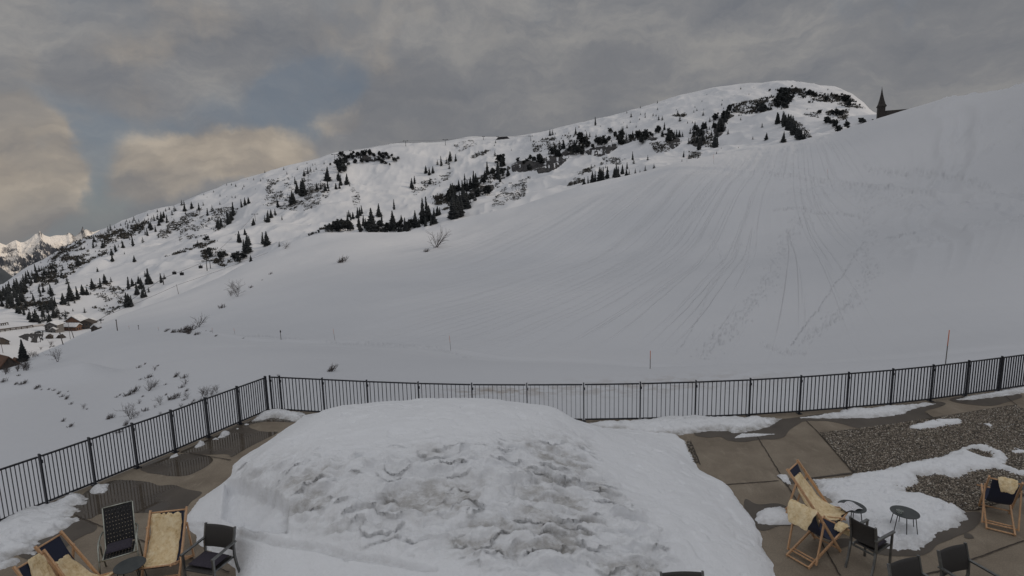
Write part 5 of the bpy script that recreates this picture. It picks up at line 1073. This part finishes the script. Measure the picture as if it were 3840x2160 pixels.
# ------------------------------------------------------------------ poles, masts, lift
def pole(c, x, y0, y1, label, kind, group, rmin=20, lean=0):
    r = hit(*px(c, x, y1), rmin)
    if r is None: return
    P, t = r; k_ = px_scale(P); h = (y1-y0)*(K if c == 'D' else CR[c][2])*k_
    if kind == 'snow':
        w_ = max(.015, .30*k_); root = empty('snow_pole', tuple(P), 0, label, 'marker pole', group)
        mb = MB(); mb.tube([(0,0,-.2), (lean*h*.55,0,h*.55)], w_, 8); mb.build('shaft', M['polewood'], root, True)
        mb = MB(); mb.tube([(lean*h*.55,0,h*.55), (lean*h,0,h)], w_*1.05, 8); mb.build('orange_tip', M['orange'], root, True); return root
    w_ = .09 if kind == 'post' else .04
    root = empty('utility_pole' if kind == 'post' else 'marker_post', tuple(P), 0, label, 'pole', group)
    w_ = max(w_, .75*k_)
    mb = MB(); mb.tube([(0,0,-.3), (lean*h,0,h)], w_, 8, 0, w_*.8); mb.build('shaft', M['polewood'], root, True)
    mb = MB()
    if kind == 'ball':
        mb.tube([(-1e-3,0,h*.78), (0,0,h*.84), (0,0,h*.92), (0,0,h*.98)], w_*2.6, 8, 0, w_*1.2); mb.build('marker_head', M['black'], root, True)
    else: mb.tube([(lean*h,0,h-.05), (lean*h,0,h+.15)], w_*1.25, 8); mb.build('cap', M['black'], root, True)
    return root
SG = 'orange tipped snow poles along the track'
pole('J', 2048, 957, 1195, 'tallest orange tipped snow pole, right behind the back fence', 'snow', SG, lean=.02)
pole('J', 68, 1097, 1222, 'orange tipped snow pole at the foot of the slope above the fence middle', 'snow', SG)
pole('I', 1273, 125, 217, 'orange tipped snow pole by the footpath left of the picture centre', 'snow', SG, lean=-.06)
pole('I', 574, 83, 155, 'orange tipped snow pole above the shrub near the fence corner', 'snow', SG, lean=-.1)
pole('E', 1964, 1070, 1124, 'thin snow pole right of the dense bush group', 'snow', SG, lean=-.08)
pole('E', 1777, 1066, 1112, 'thin snow pole just right of the bush group above the track', 'snow', SG)
pole('E', 1326, 1060, 1092, 'thin snow pole left of the dense bush group', 'snow', SG)
pole('E', 1080, 1050, 1080, 'leftmost thin snow pole near the village', 'snow', SG)
pole('G', 1745, 770, 865, 'red snow pole standing on the upper piste bench', 'snow', SG, lean=-.1)
pole('G', 1484, 780, 847, 'red snow pole at the left start of the upper piste bench', 'snow', SG)
pole('Hh', 686, 912, 1012, 'red snow pole on the bench below the church', 'snow', SG, lean=-.15)
pole('I', 248, 92, 150, 'short post with a dark round head beside the track', 'ball', None)
pole('E', 1160, 1045, 1082, 'small post with a dark head on the crest near the village', 'ball', None)
UG = 'dark utility poles on the left'
pole('V', 850, 470, 712, 'tall dark pole in front of the long red brown house', 'post', UG, 30)
pole('V', 893, 590, 697, 'shorter dark pole just right of the tall one by the red brown house', 'post', UG, 30, -.2)
pole('V', 764, 640, 780, 'leaning dark pole beside the pointed hut roof', 'post', UG, 30, -.15)
pole('V', 1418, 485, 612, 'dark pole on the crest right of the village', 'post', UG, 30)
pole('V', 2157, 55, 170, 'dark pole on the slope edge under the cable', 'post', UG, 30, -.12)
pole('V', 38, 650, 882, 'dark pole beside the brown roof at the left edge', 'post', UG, 30, -.05)
def pylon(c, x, y0, y1, label, rmin=250, dbl=1.0):
    r = hit(*px(c, x, y1), rmin)
    if r is None: return None
    P, t = r; k_ = px_scale(P); h = (y1-y0)*CR[c][2]*k_; root = empty('lift_pylon', tuple(P), 0, label, 'lift pylon', 'ski lift pylons')
    w_ = max(.35, .9*k_); mb = MB(); mb.tube([(0,0,-1), (0,0,h*.95)], w_, 8, 0, w_*.7); mb.build('mast', M['black'], root, True)
    mb = MB(); aw = h*.34*dbl; mb.bar((-aw,0,h*.95), (aw,0,h*.95), w_*1.1, w_*1.1); mb.build('crossarm', M['black'], root)
    for s in (-1, 1):
        mb = MB(); mb.box(s*aw-h*.10, s*aw+h*.10, -w_, w_, h*.95-w_*1.2, h*.95+w_*1.2); mb.build('wheel_battery', M['black'], root)
    return P+np.array([0, 0, h*.95])
tops = []
for i, (c, x, y0, y1, lb) in enumerate([('F', 600, 418, 482, 'leftmost lift pylon on the skyline above the pine clump'), ('F', 740, 385, 415, 'short lift pylon on the skyline by the small rock face'), ('F', 1222, 300, 348, 'lift pylon on the skyline above the open bowl'), ('F', 1570, 288, 340, 'lift pylon on the skyline right of the open bowl'),
        ('F', 1905, 262, 290, 'short lift pylon on the skyline near the summit station'), ('F', 2030, 262, 288, 'short lift pylon beside the summit shelter'), ('F', 2320, 257, 302, 'rightmost lift pylon on the skyline'),
        ('F', 365, 570, 622, 'lift pylon on the slope left of the open bowl'), ('E', 2135, 115, 178, 'lift pylon in the middle of the far slope'), ('E', 1732, 505, 592, 'left pylon of the pair above the near slope edge'), ('E', 1760, 505, 572, 'right pylon of the pair above the near slope edge'), ('E', 1368, 650, 707, 'lift pylon among the spruces beside the lift line')]):
    tops.append(pylon(c, x, y0, y1, lb))
def cable(pts, label, sag=.02, r_=.12):
    mb = MB(); P = [np.array(p) for p in pts if p is not None]
    for a, b_ in zip(P[:-1], P[1:]):
        L = np.linalg.norm(b_-a); mb.tube([a+(b_-a)*t-np.array([0, 0, sag*L*4*t*(1-t)]) for t in np.linspace(0, 1, 12)], r_, 4)
    return tag(mb.build('lift_cable', M['black']), label, 'cable')
def at_px(c, x, y, rr): 
    d = ray(*px(c, x, y)); d = d/math.hypot(d[0], d[1]); return CAM+d*rr
cable([at_px('E', 890, 965, 395), at_px('E', 1480, 712, 330), at_px('E', 2240, 440, 330)], 'lower lift cable rising from the valley station along the near crest', .004, .07)
cable([at_px('E', 830, 1000, 400), tops[11], tops[9], tops[8]], 'upper lift cable running between the pylons of the far slope', .006, .12)
cable([tops[0], tops[1], tops[2], tops[3], tops[4], tops[5], tops[6]], 'lift cable strung along the skyline of the far mountain', .006, .14)
GCH = 'lift cabins on the skyline cable'
def cabin(p, s, label, grp):
    root = empty('lift_cabin', tuple(p), 0, label, 'lift cabin', grp)
    mb = MB(); mb.box(-s*.5, s*.5, -s*.35, s*.35, -s*1.3, -s*.35); mb.build('body', M['black'], root)
    mb = MB(); mb.bar((0,0,-s*.4), (0,0,s*.1), s*.12, s*.12); mb.build('hanger', M['black'], root)
for x, y, lb in [(972,366,'first from the left'),(1075,348,'left of the pylon above the bowl'),(1168,326,'directly left of the pylon above the bowl'),(1260,315,'directly right of the pylon above the bowl'),(1345,315,'midway between the two bowl pylons'),(1432,311,'left of the right hand bowl pylon')]:
    cabin(at_px('F', x, y, 1120), 4.2, 'small dark lift cabin on the skyline cable, '+lb, GCH)
for x, y, lb in [(1675,540,'nearest the pylon pair'),(1518,597,'midway along the cable'),(1455,590,'near the spruce stand')]:
    cabin(at_px('E', x, y, 420), 2.0, 'pale little lift cabin over the far snowfield, '+lb, 'lift cabins over the far snowfield')
r = hitc('F', 2075, 282, 300)
mb = MB(); mb.add([(-14,-4,-2),(16,-4,-2),(16,4,-2),(-14,4,-2),(-9,-3,3.2),(8,-3,4),(8,3,4),(-9,3,3.2)], [(4,5,6,7),(0,1,5,4),(1,2,6,5),(2,3,7,6),(3,0,4,7)])
o = mb.build('summit_shelter', [M['black']], None, False, tuple(r[0])); tag(o, 'low dark shelter on the skyline among the lift pylons', 'shelter')

# ------------------------------------------------------------------ houses
def house(c, x, y, W, D_, wall, roofh, yaw, label, wm, rm, rmin=180, eave=.12, wins=(3, 2), snow=True, sink=1.5, dims_px=True, name='house', rot_ridge=False):
    r = hit(*px(c, x, y), rmin); P, t = r; k_ = px_scale(P)*(CR[c][2] if c != 'D' else K)
    if dims_px: W, D_, wall, roofh = W*k_, D_*k_, wall*k_, roofh*k_
    root = empty(name, tuple(P), R(yaw), label, 'building')
    h = W/2; g = D_/2; e = W*eave*.6
    mb = MB(); mb.box(-h, h, -g, g, -sink-wall*.4, wall)
    mb.add([(-h, -g, wall), (h, -g, wall), (0, -g, wall+roofh)], [(0,1,2)]); mb.add([(-h, g, wall), (0, g, wall+roofh), (h, g, wall)], [(0,1,2)]); mb.build('wall', wm, root)
    th = max(.25, .03*W); sl = roofh/h
    mb = MB()
    for s in (-1, 1):
        a = (s*(h+e), wall-e*sl); b_ = (0, wall+roofh); vs = []
        for yy in (-g-e, g+e): vs += [(a[0], yy, a[1]+.03), (b_[0], yy, b_[1]+.03), (b_[0], yy, b_[1]+th), (a[0], yy, a[1]+th)]
        mb.add(vs, [(0,1,2,3), (7,6,5,4), (0,4,5,1), (3,2,6,7), (0,3,7,4), (1,5,6,2)])
    ro = mb.build('roof', rm, root)
    if snow:
        mb = MB()
        for s in (-1, 1):
            a = (s*(h+e*.8), wall-e*.8*sl); b_ = (0, wall+roofh); vs = []
            for yy in (-g-e*.85, g+e*.85): vs += [(a[0], yy, a[1]+th+.02), (b_[0], yy, b_[1]+th+.02), (b_[0], yy, b_[1]+th*2.6), (a[0], yy, a[1]+th*2.2)]
            mb.add(vs, [(0,1,2,3), (7,6,5,4), (0,4,5,1), (3,2,6,7), (0,3,7,4), (1,5,6,2)])
        mb.build('roof_snow', M['roofsnow'], ro)
    for i in range(wins[0]):
        for j in range(wins[1]):
            xx = -h+W*(i+.5)/wins[0]; zz = wall*(j+.5)/wins[1]; ww, hh = W/wins[0]*.24, wall/wins[1]*.26
            mb = MB(); mb.box(xx-ww, xx+ww, -g-.06, -g+.05, zz-hh, zz+hh); mb.build('window', M['window'], root)
    return root
house('W', 1150, 470, 230, 200, 150, 60, 8, 'grey chalet with snowy gable roof at the left of the village', M['greywall'], M['hut'], wins=(4, 3), snow=True)
house('W', 1135, 485, 110, 70, 60, 40, 8, 'small porch building in front of the grey chalet', M['greywall'], M['hut'], wins=(2, 1), rmin=150)
house('W', 1540, 440, 150, 300, 85, 55, 82, 'long red brown house with a snowy roof below the barns', M['redwall'], M['hut'], wins=(3, 1))
house('W', 1610, 300, 320, 180, 70, 95, -4, 'wide gabled barn at the top of the village', M['redwall'], M['hut'], wins=(6, 1))
house('W', 1830, 400, 250, 170, 130, 60, 14, 'large dark timber building at the right of the village', M['hut'], M['hut'], wins=(4, 2), snow=False)
house('W', 1900, 290, 170, 120, 40, 45, 10, 'low dark roofed annex behind the large timber building', M['hut'], M['hut'], wins=(3, 1))
house('W', 2010, 430, 140, 90, 35, 55, 5, 'little dark hut at the foot of the timber building', M['hut'], M['hut'], wins=(2, 1), rmin=120)
house('W', 1040, 610, 100, 80, 40, 45, 20, 'tiny dark shed below the grey chalet', M['hut'], M['hut'], wins=(1, 1), rmin=120, snow=False)
house('W', 1275, 600, 120, 90, 8, 60, 0, 'low pointed hut roof beside the leaning pole', M['hut'], M['slate'], wins=(1, 1), rmin=120, snow=False)
house('W', 120, 1230, 330, 420, 60, 190, 62, 'house with a large rust brown roof at the lower left edge', M['hut'], M['brownroof'], wins=(3, 1), rmin=60, snow=False, sink=4)
house('W', 345, 1130, 120, 150, 30, 70, 60, 'small annex roof right of the big rust brown roof', M['hut'], M['brownroof'], wins=(1, 1), rmin=60, snow=False, sink=3)
house('W', 20, 720, 200, 200, 40, 90, 65, 'dark roofed house at the left edge below the road', M['hut'], M['slate'], wins=(2, 1), rmin=120, snow=False)
def lift_station():
    r = hitc('W', 2080, 300, 200); P, t = r; k_ = px_scale(P)*.1794; root = empty('lift_station', tuple(P), R(10), 'dark valley lift station with two legs at the right end of the village', 'lift station')
    for x in (-45, 30):
        mb = MB(); mb.bar((x*k_, 0, -1), (x*k_, 0, 62*k_), 9*k_, 9*k_, (1,0,0)); mb.build('leg', M['black'], root)
    mb = MB(); mb.bar((-110*k_, 0, 42*k_), (85*k_, 0, 78*k_), 24*k_, 16*k_); mb.build('gantry', M['black'], root)
    mb = MB(); mb.box(0, 45*k_, -9*k_, 9*k_, 80*k_, 96*k_); mb.build('drive_housing', M['black'], root)
lift_station()
# road below the wood, a thin packed sheet draped over the valley floor, with its railing
def drape(c, pts_up, pts_lo, name, m, rmin=200, lift=.4, n=60):
    up_ = np.array([px(c, *p) for p in pts_up]); lo_ = np.array([px(c, *p) for p in pts_lo]); rows = []
    for a in np.linspace(0, 1, 7):
        row = []
        for t in np.linspace(0, 1, n):
            f = lambda P: np.array([np.interp(t, np.linspace(0, 1, len(P)), P[:, k_]) for k_ in (0, 1)])
            q = f(up_)*(1-a)+f(lo_)*a; r = hit(q[0], q[1], rmin); p = r[0] if r else rows[-1][len(row)]
            row.append(p+np.array([0, 0, lift]))
        rows.append(row)
    return tag(grid_mesh(name, np.array(rows), m), kind='structure')
drape('W', [(-60,425),(200,400),(450,385),(700,340),(900,320),(1010,345)], [(-60,480),(200,440),(450,412),(700,372),(900,350),(1010,375)], 'road', M['roadsnow'])
def guard(c, pts, label, h=1.2, rmin=200):
    P = [hit(*px(c, *p), rmin)[0] for p in pts]; root = empty('guard_rail', tuple(P[0]), 0, label, 'guard rail'); o_ = P[0]
    mb = MB()
    for a, b_ in zip(P[:-1], P[1:]): mb.bar(a-o_+np.array([0,0,h]), b_-o_+np.array([0,0,h]), .3, .5)
    mb.build('rail', M['hut'], root)
    for a in P: 
        mb = MB(); mb.bar(a-o_-np.array([0,0,.5]), a-o_+np.array([0,0,h]), .3, .3, (1,0,0)); mb.build('post', M['hut'], root)
guard('W', [(0,350),(40,345),(80,338),(120,330),(170,322)], 'dark railing of the small bridge at the left edge')
guard('W', [(0,478),(110,460),(220,440),(340,425),(450,412),(570,398),(690,375)], 'long dark guard rail along the lower side of the road')

# ------------------------------------------------------------------ church behind the crest of the near slope
u, v = px('Hh', 1190, 430); d = ray(u, v); d /= math.hypot(d[0], d[1]); Rr = 258.; Pc = CAM+d*Rr; k_ = px_scale(Pc)*CR['Hh'][2]
ch = empty('church', (Pc[0], Pc[1], Pc[2]-6), R(-24), 'dark shingled church with a thin pointed spire behind the snow crest', 'church')
b0 = 6; tw = 30*k_; ht = 112*k_
mb = MB(); mb.box(-tw, tw*.95, -tw, tw, 0, b0+ht); mb.build('tower', M['slate'], ch)
sp_ = [(36*k_, b0+ht), (37.5*k_, b0+ht+4*k_), (27*k_, b0+ht+26*k_), (17*k_, b0+ht+70*k_), (8*k_, b0+ht+120*k_), (1.2*k_, b0+ht+178*k_)]
vs = []
for rr_, zz in sp_:
    for kx, ky in ((-1,-1),(1,-1),(1,1),(-1,1)): vs.append((kx*rr_-(zz-b0-ht)*.035, ky*rr_, zz))
mb = MB(); mb.add(vs, [(j*4+i, j*4+(i+1) % 4, (j+1)*4+(i+1) % 4, (j+1)*4+i) for j in range(len(sp_)-1) for i in range(4)]+[(3,2,1,0), (20,21,22,23)]); mb.build('spire', M['slate'], ch)
mb = MB(); mb.tube([(-6.2*k_, 0, b0+ht+176*k_), (-6.4*k_, 0, b0+ht+190*k_)], .06, 6); mb.build('finial', M['black'], ch)
rx0, rx1, rz, ez, rw = tw*.96, tw+228*k_, b0+ht-36*k_, b0-60*k_, 75*k_
mb = MB(); mb.add([(rx0,-rw,ez),(rx1,-rw,ez),(rx1,0,rz),(rx0,0,rz),(rx0,rw,ez),(rx1,rw,ez)], [(0,1,2,3),(3,2,5,4),(1,5,2),(0,3,4),(0,4,5,1)]); mb.build('roof', M['slate'], ch)
mb = MB(); mb.box(rx0+.2, rx1-.3, -rw*.9, rw*.9, ez-3, ez-.01); mb.build('nave', M['greywall'], ch)

# ------------------------------------------------------------------ world: clearing clouds at dusk-side light
SUN_AZ, SUN_EL = R(88), R(24)      # azimuth clockwise from +Y, unseen hill raised on the right blocks it from the terrace
sd_ = Vector((math.sin(SUN_AZ)*math.cos(SUN_EL), math.cos(SUN_AZ)*math.cos(SUN_EL), math.sin(SUN_EL)))
W = bpy.data.worlds.new('World'); SC.world = W; W.use_nodes = True; nt = W.node_tree
for n_ in list(nt.nodes): nt.nodes.remove(n_)
out = N(nt, 'ShaderNodeOutputWorld'); bg = N(nt, 'ShaderNodeBackground'); bg.inputs['Strength'].default_value = 1; nt.links.new(bg.outputs[0], out.inputs[0])
sky = N(nt, 'ShaderNodeTexSky', sky_type='NISHITA'); sky.sun_disc = False; sky.sun_elevation = SUN_EL; sky.sun_rotation = SUN_AZ; sky.altitude = 1500
skm = N(nt, 'ShaderNodeVectorMath', operation='SCALE'); skm.inputs['Scale'].default_value = .062; nt.links.new(sky.outputs[0], skm.inputs[0])
tc = N(nt, 'ShaderNodeTexCoord'); D0 = tc.outputs['Generated']
nw = N(nt, 'ShaderNodeTexNoise'); nw.inputs['Scale'].default_value = 3.5; nw.inputs['Detail'].default_value = 6; nw.inputs['Roughness'].default_value = .6; nt.links.new(D0, nw.inputs['Vector'])
sb = N(nt, 'ShaderNodeVectorMath', operation='SUBTRACT'); nt.links.new(nw.outputs['Color'], sb.inputs[0]); sb.inputs[1].default_value = (.5, .5, .5)
sc2 = N(nt, 'ShaderNodeVectorMath', operation='SCALE'); nt.links.new(sb.outputs[0], sc2.inputs[0]); sc2.inputs['Scale'].default_value = .17
wd = N(nt, 'ShaderNodeVectorMath', operation='ADD'); nt.links.new(D0, wd.inputs[0]); nt.links.new(sc2.outputs[0], wd.inputs[1]); DW = wd.outputs[0]
def math_(op, a, b_=None, clamp=False):
    m_ = N(nt, 'ShaderNodeMath', operation=op); m_.use_clamp = clamp
    for i, s in enumerate((a, b_)):
        if s is None: continue
        if isinstance(s, (int, float)): m_.inputs[i].default_value = s
        else: nt.links.new(s, m_.inputs[i])
    return m_.outputs[0]
def blob(x, y, rad, amp, soft=.6, sx=1.):
    """soft patch round a sky direction; rad in degrees"""
    d = rayn(x*K, y*K); dp = N(nt, 'ShaderNodeVectorMath', operation='DISTANCE')
    if sx != 1.:
        ms = N(nt, 'ShaderNodeVectorMath', operation='MULTIPLY'); ms.inputs[1].default_value = (1/sx, 1/sx, 1); nt.links.new(DW, ms.inputs[0]); src = ms.outputs[0]; d = (d[0]/sx, d[1]/sx, d[2])
    else: src = DW
    nt.links.new(src, dp.inputs[0]); dp.inputs[1].default_value = tuple(d)
    mr = N(nt, 'ShaderNodeMapRange', interpolation_type='SMOOTHSTEP'); mr.inputs['From Min'].default_value = R(rad); mr.inputs['From Max'].default_value = R(rad)*(1-soft); mr.inputs['To Max'].default_value = amp
    nt.links.new(dp.outputs['Value'], mr.inputs['Value']); return mr.outputs[0]
def total(lst):
    a = lst[0]
    for b_ in lst[1:]: a = math_('ADD', a, b_)
    return math_('MINIMUM', a, 1.)
blue = total([blob(790,250,5.5,.9), blob(730,290,4.5,.8), blob(850,200,4,.7), blob(620,290,4,.5,sx=2), blob(130,290,4.5,.8,sx=1.4), blob(160,340,3.5,.7,sx=1.6), blob(300,0,5,.5), blob(860,5,4,.5), blob(2200,10,4,.55), blob(1360,0,3,.35), blob(60,560,5,.9,sx=2.2), blob(200,500,4,.8,sx=1.5), blob(230,400,3.5,.6,sx=1.6), blob(340,360,3,.5,sx=2), blob(500,330,3,.4,sx=2)])
cream = total([blob(390,425,4.2,.85,sx=1.3), blob(520,440,4.4,.9,sx=1.5), blob(640,425,3.8,.85,sx=1.5), blob(740,385,2.8,.6,sx=1.4), blob(870,315,2.6,.7,sx=1.6), blob(50,310,4.2,.8), blob(70,400,5,.95), blob(110,480,4.4,.9), blob(30,480,4.5,.8), blob(330,480,3,.4), blob(240,190,6,.28,sx=1.6), blob(950,90,6,.28,sx=1.5), blob(430,60,5,.25,sx=1.6)])
dark = total([blob(320,530,4,.85), blob(270,470,2.2,.5), blob(90,545,3,.7,sx=1.7), blob(40,250,3,.5), blob(450,520,4,.5,sx=1.3), blob(1300,300,11,.55,sx=1.8), blob(1700,250,9,.35,sx=1.6), blob(170,580,3,.5,sx=2), blob(330,540,4,.5), blob(1000,300,6,.5,sx=1.3), blob(2500,100,12,.5), blob(700,180,5,.35,sx=2), blob(90,200,4,.4,sx=2)])
n1 = N(nt, 'ShaderNodeTexNoise'); n1.inputs['Scale'].default_value = 5; n1.inputs['Detail'].default_value = 7; n1.inputs['Roughness'].default_value = .62
mp = N(nt, 'ShaderNodeMapping'); mp.inputs['Scale'].default_value = (1, 1, 2.4); nt.links.new(DW, mp.inputs[0]); nt.links.new(mp.outputs[0], n1.inputs['Vector'])
cr1 = ramp(nt, n1.outputs[0], [(.32, (.145,.153,.170)), (.5, (.193,.195,.203)), (.66, (.265,.258,.250))])
n2 = N(nt, 'ShaderNodeTexNoise'); n2.inputs['Scale'].default_value = 9; n2.inputs['Detail'].default_value = 5; n2.inputs['Roughness'].default_value = .5; nt.links.new(mp.outputs[0], n2.inputs['Vector'])
creamc = ramp(nt, n2.outputs[0], [(.33, (.215,.195,.178)), (.5, (.295,.258,.217)), (.68, (.40,.345,.28))])
def edge_(f, n_, lo_, hi_2, k_=.9):
    a_ = math_('ADD', f, math_('MULTIPLY', math_('SUBTRACT', n_, .5), k_)); m_ = N(nt, 'ShaderNodeMapRange', interpolation_type='SMOOTHSTEP')
    m_.inputs['From Min'].default_value = lo_; m_.inputs['From Max'].default_value = hi_2; nt.links.new(a_, m_.inputs['Value']); return m_.outputs[0]
n5 = N(nt, 'ShaderNodeTexNoise'); n5.inputs['Scale'].default_value = 8; n5.inputs['Detail'].default_value = 9; n5.inputs['Roughness'].default_value = .62; nt.links.new(D0, n5.inputs['Vector'])
cream = math_('MULTIPLY', edge_(cream, n5.outputs[0], .10, 1.0, 1.7), .9)
blue = math_('MULTIPLY', edge_(blue, n5.outputs[0], .05, 1.25, 1.9), math_('SUBTRACT', 1., cream))
cl = mixc(nt, cream, cr1.outputs[0], creamc.outputs[0])
cl = mixc(nt, math_('MULTIPLY', dark, .6), cl, (.135,.141,.155))
# clouds out of view, overhead and behind, brightened to add light on the snow
sx_ = N(nt, 'ShaderNodeSeparateXYZ'); nt.links.new(D0, sx_.inputs[0])
ovh = N(nt, 'ShaderNodeMapRange', interpolation_type='SMOOTHSTEP'); ovh.inputs['From Min'].default_value = .50; ovh.inputs['From Max'].default_value = .95; ovh.inputs['To Min'].default_value = 1; ovh.inputs['To Max'].default_value = 2.3; nt.links.new(sx_.outputs[2], ovh.inputs[0])
bck = N(nt, 'ShaderNodeMapRange', interpolation_type='SMOOTHSTEP'); bck.inputs['From Min'].default_value = .35; bck.inputs['From Max'].default_value = -.6; bck.inputs['To Min'].default_value = 0; bck.inputs['To Max'].default_value = .9; nt.links.new(sx_.outputs[1], bck.inputs[0])
gl = math_('ADD', ovh.outputs[0], bck.outputs[0])
cs = N(nt, 'ShaderNodeVectorMath', operation='SCALE'); nt.links.new(cl, cs.inputs[0]); nt.links.new(gl, cs.inputs['Scale'])
skb = mixc(nt, .8, skm.outputs[0], (.128,.150,.178))
fin = mixc(nt, math_('MULTIPLY', blue, .7), cs.outputs[0], skb)
nt.links.new(fin, bg.inputs['Color'])

sl_ = bpy.data.lights.new('sun', 'SUN'); sl_.energy = 1.2; sl_.angle = R(10); sl_.color = (1, .86, .70)
so = bpy.data.objects.new('sun', sl_); COL.objects.link(so); so.rotation_euler = (-sd_).to_track_quat('-Z', 'Y').to_euler()
SC.view_settings.view_transform = 'Standard'; SC.view_settings.look = 'None'; SC.view_settings.exposure = .17; SC.view_settings.gamma = 1
SC.render.engine = 'CYCLES'; SC.cycles.max_bounces = 5; SC.cycles.diffuse_bounces = 3
